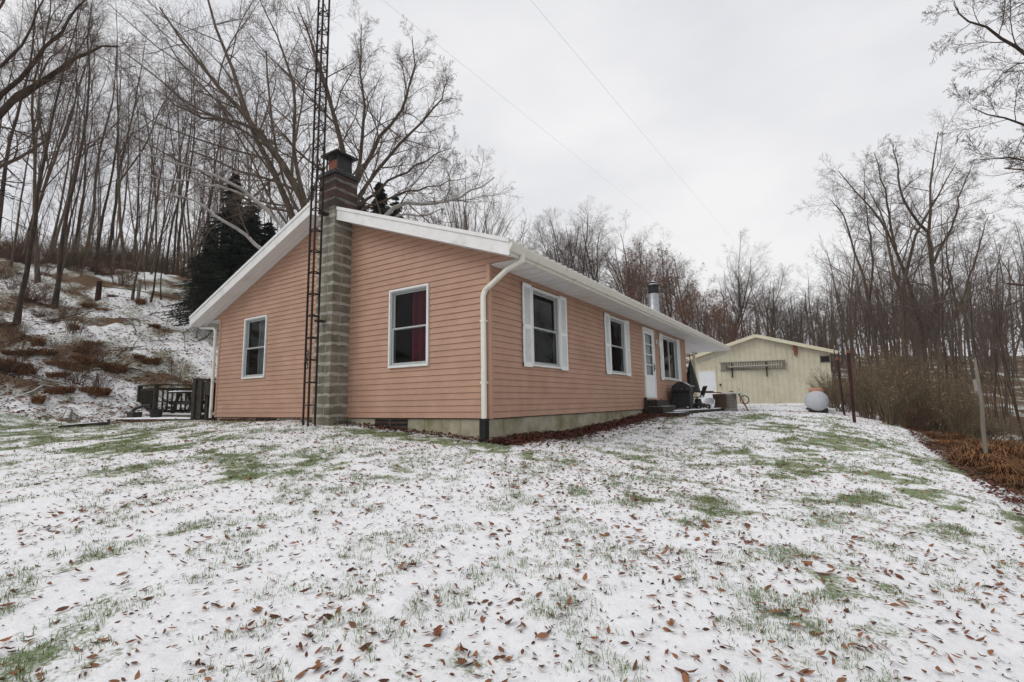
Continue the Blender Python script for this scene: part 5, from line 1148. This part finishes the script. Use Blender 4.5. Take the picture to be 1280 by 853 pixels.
def put_tuss(x, y, lab, grp, sc):
    o = link('dry_tussock', TU[rl.randrange(3)]); o.location = (x, y, gzs(x, y)); o.rotation_euler = (0, 0, rl.uniform(0, 6)); o.scale = (sc, sc, sc*rl.uniform(.7, 1.1)); tag(o, lab, 'grass tussock', grp)
for cx_, cy_, w, h_, n in ((35, 468, 75, 10, 11), (20, 440, 50, 18, 4), (138, 466, 10, 3, 3), (123, 494, 12, 3, 2), (100, 440, 80, 34, 8), (60, 500, 50, 8, 4), (110, 400, 60, 24, 6)):
    for i in range(n):
        px = cx_+rl.gauss(0, w*.45); py = cy_+rl.gauss(0, h_*.5)
        # march along the sight line to the hillside surface to find the spot
        for d in np.arange(12, 34, .4):
            p = P(px, py, d)
            if p[2] < gzs(p[0], p[1]): break
        put_tuss(p[0], p[1], 'rusty brown clump of dead bracken on the left hillside', 'bracken clumps on the left hillside', rl.uniform(.45, .9))
for i in range(22):
    t = rl.random(); y = 1.5+t*10; x = 6.7+.25*math.sin(y)+rl.uniform(0, .9); put_tuss(x, y, 'tan dry grass clump along the right lawn edge', 'dry grass clumps along the right lawn edge', rl.uniform(.5, 1.0)*(1.1 if 5 < y < 8 else .7))
for i in range(12):
    x, y = rl.uniform(8, 14), rl.uniform(6, 24); put_tuss(x, y, 'dry grass clump on the low ground past the lawn', 'dry grass clumps on the low ground', rl.uniform(.7, 1.3))
# dead sticks on the hillside
for i in range(26):
    px = rl.uniform(0, 250); d = rl.uniform(15, 25); x, y = pd(px, d, 480); a = rl.uniform(0, 6.28); L_ = rl.uniform(.8, 2.6); dx, dy = math.cos(a)*L_, math.sin(a)*L_
    q = MB(); pts = []
    for t in np.linspace(0, 1, 5): xx, yy = x+dx*t, y+dy*t+.1*math.sin(t*5); pts.append((xx-x, yy-y, gzs(xx, yy)-gzs(x, y)+.06+.25*t*(i % 3 == 0)))
    q.tube(pts, [.028, .025, .02, .015, .008], 6); o = q.build('dead_branch', M['barklight'] if i % 3 else M['barkdark'], None, smooth=True); o.location = (x, y, gzs(x, y)); tag(o, 'thin dead branch lying on the snowy hillside', 'dead branch', 'dead branches on the hillside')
# upright weed stalks on the snowy slope above the deck
for (px, py, d) in ((208, 505, 15.5), (222, 480, 17.5), (214, 460, 19), (229, 440, 21), (247, 505, 15), (236, 485, 16.5), (200, 430, 22)):
    x, y = pd(px, d, 480); q = MB(); q.tube([(0, 0, -.1), (.05, .03, .5), (.16, .05, 1.0)], [.014, .010, .004], 5); q.tube([(.06, .03, .55), (-.02, .1, .8)], [.006, .003], 4); o = q.build('weed_stalk', M['barkdark'], None); o.location = (x, y, gzs(x, y)); o.rotation_euler = (0, 0, rl.uniform(0, 6)); tag(o, 'thin dry weed stalk standing in the snow above the deck', 'weed stalk', 'weed stalks above the deck')

# far wood: the mass of trees on the distant slopes, too many to tell apart
rgf = np.random.default_rng(77); parts = []; base = []
for i in range(360):
    if i < 130: px = rgf.uniform(-120, 640); d = rgf.uniform(58, 100)
    elif i < 205: px = rgf.uniform(640, 1060); d = rgf.uniform(66, 120)
    else: px = rgf.uniform(1030, 1420); d = rgf.uniform(46, 110)
    x, y = pd(px, d, 490); H = rgf.uniform(11, 17)*(.62 if 640 < px < 1060 else 1)*(1.25 if px < 400 else 1); s = trunk_line(rgf, H, 7, .07); s = s+np.array([x, y, gzs(x, y)-.3]); base.append(s[0])
s = np.stack(base); rd = np.linspace(.17, .03, 8)[None]*rgf.uniform(.7, 1.2, (len(s), 1))
l1, r1 = grow(rgf, s, rd, 12, .25, 1, .7, .26, .5, 4, .14, .10, .5, minr=.012); l2, r2 = grow(rgf, l1, r1, 6, .2, 1, .65, .45, .55, 3, .16, .05, .5, minr=.010); l3, r3 = grow(rgf, l2, r2, 4, .2, 1, .6, .5, .6, 2, .16, .05, .5, minr=.009)
fw = link('far_wood', npmesh('far_wood', *join([tubes(s, rd, 5), tubes(l1, r1, 3), tubes(l2, r2, 3), tubes(l3, r3, 3)]), M['twig'])); tag(fw, 'mass of bare woodland on the far slopes', None, None, 'stuff')

# ---- grass blades through the snow (uncountable)
def scatter(n, rg, near=.9, far=18):
    """points on the lawn, density falling with distance from the camera"""
    az = rg.uniform(-.90, .92, n); d = near+(far-near)*rg.random(n)**.75
    fx, fy = -math.sin(YAW), math.cos(YAW); rx, ry = math.cos(YAW), math.sin(YAW)
    x = CAM[0]+d*(fx+np.tan(az)*rx); y = CAM[1]+d*(fy+np.tan(az)*ry); return x, y
def off_house(x, y): return ~((x < .04) & (x > -8.75) & (y > -.02)) & ~((x < 1.25) & (y > 8.2) & (y < 13.3) & (x > 0)) & ~((x < 1) & (x > 0) & (y > 7.5) & (y < 9.0)) & ~((x > CX0) & (x < CX1) & (y > -.45))
rgg = np.random.default_rng(5)
def blades(n, matn, name, label, thr, hh, wd, far, bias):
    x, y = scatter(n, rgg, 1.2, far); g = patch(x, y)+.20+bias*fbm(x*6, y*6, 2)*.3; tf = sstep(.48, .66, fbm(x*3.1+2, y*3.1+8, 3))
    k = (rgg.random(n) < thr*(g*.62*tf+.75*tf*g*g+.05*tf)) & off_house(x, y) & (rough_mask(x, y) < .7); x = x[k]; y = y[k]; n = len(x)
    c = 6; x = np.repeat(x, c)+rgg.normal(0, .018, n*c); y = np.repeat(y, c)+rgg.normal(0, .018, n*c); n = n*c
    z = gz(x, y)-.006; b = np.stack([x, y, z], 1); az = rgg.random(n)*6.28; d = np.stack([np.cos(az), np.sin(az), np.zeros(n)], 1); h = hh*rgg.uniform(.4, 1.25, n)[:, None]; ln = rgg.uniform(.2, 1.2, n)[:, None]
    dist = np.hypot(x-CAM[0], y-CAM[1])[:, None]; w = np.cross(d, [0, 0, 1.])*wd*(1+dist*.06); m = b+d*h*ln*.35+np.array([0, 0, 1.])*h*.6; e = b+d*h*ln*.9+np.array([0, 0, 1.])*h*.85
    V = np.stack([b-w, b+w, m+w*.8, m-w*.8, e+w*.1, e-w*.1], 1).reshape(-1, 3); kk = np.arange(n)[:, None]*6; F = np.concatenate([kk+np.array([[0, 1, 2, 3]]), kk+np.array([[3, 2, 4, 5]])])
    o = link(name, npmesh(name, V, F, M[matn])); tag(o, label, None, None, 'stuff'); return n
blades(90000, 'bladegreen', 'grass', 'short green grass poking through the thin snow', .9, .045, .0016, 15, 1)
blades(90000, 'bladetan', 'faded_grass', 'pale dry grass poking through the thin snow', .8, .026, .0012, 13, 2)

# ---- dead leaves
def leaf_mesh_batch(x, y, rg, L0, L1, asp, lift, name, matn, label):
    n = len(x); z = gz(x, y)+rg.uniform(.0, lift, n)+.004; c = np.stack([x, y, z], 1)
    yaw = rg.random(n)*6.28; pit = rg.normal(0, .22, n); roll = rg.normal(0, .45, n); L_ = rg.uniform(L0, L1, n); W_ = L_*asp*rg.uniform(.7, 1.3, n); curl = rg.uniform(-.1, .45, n); fold = rg.uniform(.0, .5, n)
    f = np.stack([np.cos(yaw)*np.cos(pit), np.sin(yaw)*np.cos(pit), np.sin(pit)], 1); s = nrm(np.cross(f, np.array([0, 0, 1.]))); u = np.cross(s, f); s2 = s*np.cos(roll)[:, None]+u*np.sin(roll)[:, None]; u2 = np.cross(s2, f)
    T_ = [(-.5, .10), (-.22, .42), (.12, .48), (.5, .05)]; rows = []
    for t, w in T_:
        cc = c+f*(t*L_)[:, None]+u2*(curl*L_*(t*t*2.2))[:, None]
        for sg in (-1, 0, 1): rows.append(cc+s2*(sg*w*W_)[:, None]+u2*(abs(sg)*fold*w*W_)[:, None])
    V = np.stack(rows, 1).reshape(-1, 3); k = np.arange(n)[:, None]*12; F = []
    for r in range(3):
        for q in range(2): a = r*3+q; F.append(k+np.array([[a, a+1, a+4, a+3]]))
    o = link(name, npmesh(name, V, np.concatenate(F), M[matn])); tag(o, label, None, None, 'stuff')
rg = np.random.default_rng(9)
x, y = scatter(52000, rg, 1.5, 24); dens = .35+.65*sstep(.35, .65, fbm(x*.8, y*.8+4, 3))+.25*sstep(0, 5, x); k = (rg.random(len(x)) < dens) & off_house(x, y) & (rough_mask(x, y) < .8); x = x[k]; y = y[k]
j_ = rg.random(len(x)) < .35; x = np.where(j_, np.roll(x, 1)+rg.normal(0, .06, len(x)), x); y = np.where(j_, np.roll(y, 1)+rg.normal(0, .06, len(x)), y)
k = off_house(x, y); x = x[k]; y = y[k]; q_ = rg.random(len(x)) < .10
leaf_mesh_batch(x[q_], y[q_], rg,   .045, .078, .48, .015, 'broad_fallen_leaves', 'litter', 'larger broad dead leaves scattered over the snowy lawn'); x = x[~q_]; y = y[~q_]
leaf_mesh_batch(x, y, rg, .022, .065, .34, .012, 'fallen_leaves', 'litter', 'small curled dead leaves scattered over the snowy lawn')
x, y = scatter(30000, rg, 1.5, 18); k = off_house(x, y) & (rough_mask(x, y) < .8); x = x[k]; y = y[k]
leaf_mesh_batch(x, y, rg, .015, .038, .38, .006, 'leaf_crumbs', 'litterdark', 'small dark leaf scraps scattered over the snowy lawn')
n = 5200; y = rg.uniform(-.15, 9.0, n); x = .03+np.abs(rg.normal(0, .27+.02*y, n)); k = off_house(x, y); leaf_mesh_batch(x[k], y[k], rg, .04, .09, .5, .09, 'wall_leaf_drift', 'litterdark', 'drift of dark red wet leaves along the foot of the long wall')
n = 1500; x = rg.uniform(-8.6, .1, n); y = -.02-np.abs(rg.normal(0, .14, n)); k = off_house(x, y) & (rg.random(n) < sstep(.3, .6, fbm(x*1.5, y*0+3, 2))+.15); leaf_mesh_batch(x[k], y[k], rg, .04, .08, .5, .06, 'gable_leaf_drift', 'litterdark', 'dark leaves gathered at the foot of the gable wall')
n = 2600; y = rg.uniform(.5, 13, n); x = 6.2+np.abs(rg.normal(0, .6, n)); leaf_mesh_batch(x, y, rg, .04, .085, .5, .05, 'edge_leaf_litter', 'litterdark', 'brown leaves piled along the right lawn edge')
n = 9000; px = rg.uniform(-20, 270, n); d = rg.uniform(13, 27, n); pp = CAM[None]+d[:, None]*(cf[None]+((px-640)/FPX)[:, None]*cr[None]-((480-426.5)/FPX)*cu[None]); leaf_mesh_batch(pp[:, 0], pp[:, 1], rg, .06, .13, .5, .04, 'hillside_leaf_litter', 'litter', 'dead leaves over the snowy hillside')

# larger lobed oak leaves, each its own object
def oak_leaf(seed, L_):
    r_ = random.Random(seed); pts = []; lob = 4
    for s in (1, -1):
        side = []
        for i in range(2*lob+1):
            t = i/(2*lob); w = math.sin(math.pi*min(1, t*1.02+.02))**.7*(.42 if i % 2 else .13)*(1+r_.uniform(-.15, .15)); side.append((t, s*(w+.015)))
        pts.append(side)
    n = len(pts[0]); vs = []; cu_ = r_.uniform(.15, .4); fo = r_.uniform(.15, .5)
    for i in range(n):
        t = pts[0][i][0]
        for w in (pts[0][i][1], 0, pts[1][i][1]): vs.append(((t-.5)*L_, w*L_, (abs(w)*fo+cu_*(t-.45)**2*2)*L_))
    me = bpy.data.meshes.new('oak_leaf'); me.from_pydata(vs, [], [(i*3+j, i*3+j+1, i*3+j+4, i*3+j+3) for i in range(n-1) for j in range(2)]); me.materials.append(M['oakleaf'] if seed % 3 else M['oakleafdark']); me.update(); return me
OL = [oak_leaf(i, .14) for i in range(6)]
known = [(28, 686), (138, 690), (738, 822), (900, 708), (1105, 712), (1020, 700), (1168, 745), (398, 838), (192, 632), (460, 640), (722, 716), (840, 785), (548, 795), (1190, 790), (880, 655), (1250, 735), (905, 842), (970, 770), (690, 575), (575, 615), (320, 770), (95, 760)]
def lawn_hit(px, py):
    for d in np.arange(1.5, 20, .03):
        p = P(px, py, d)
        if p[2] < gzs(p[0], p[1]): return p
    return p
for i in range(48):
    if i < len(known): p = lawn_hit(*known[i]); x, y = p[0], p[1]
    else:
        while True:
            a, b = scatter(1, rg, 1.8, 10); x, y = float(a[0]), float(b[0])
            if x < 5.9 and off_house(a, b)[0] and rough_mask(a, b)[0] < .5: break
    o = link('oak_leaf', OL[i % 6]); o.location = (x, y, gzs(x, y)+.008); o.rotation_euler = (rl.gauss(0, .2), rl.gauss(0, .2), rl.uniform(0, 6.28)); s = rl.uniform(.4, .68); o.scale = (s, s, s)
    tag(o, 'curled brown oak leaf lying on the snowy lawn', 'leaf', 'oak leaves on the snowy lawn')

# ---------------------------------------------------------------- thin winter air
q = MB(); q.box(-130, 130, -60, 175, -18, 62); hz = q.build('haze', None or M['snow'], None)
hm = bpy.data.materials.new('thin_winter_haze'); hm.use_nodes = True; nt = hm.node_tree
for n_ in list(nt.nodes): nt.nodes.remove(n_)
ho = nt.nodes.new('ShaderNodeOutputMaterial'); hv = nt.nodes.new('ShaderNodeVolumePrincipled'); hv.inputs['Color'].default_value = (.93, .94, .96, 1); hv.inputs['Density'].default_value = .0006
nt.links.new(hv.outputs[0], ho.inputs['Volume']); hz.data.materials.clear(); hz.data.materials.append(hm); tag(hz, 'thin pale winter haze between the yard and the far woods', None, None, 'stuff')
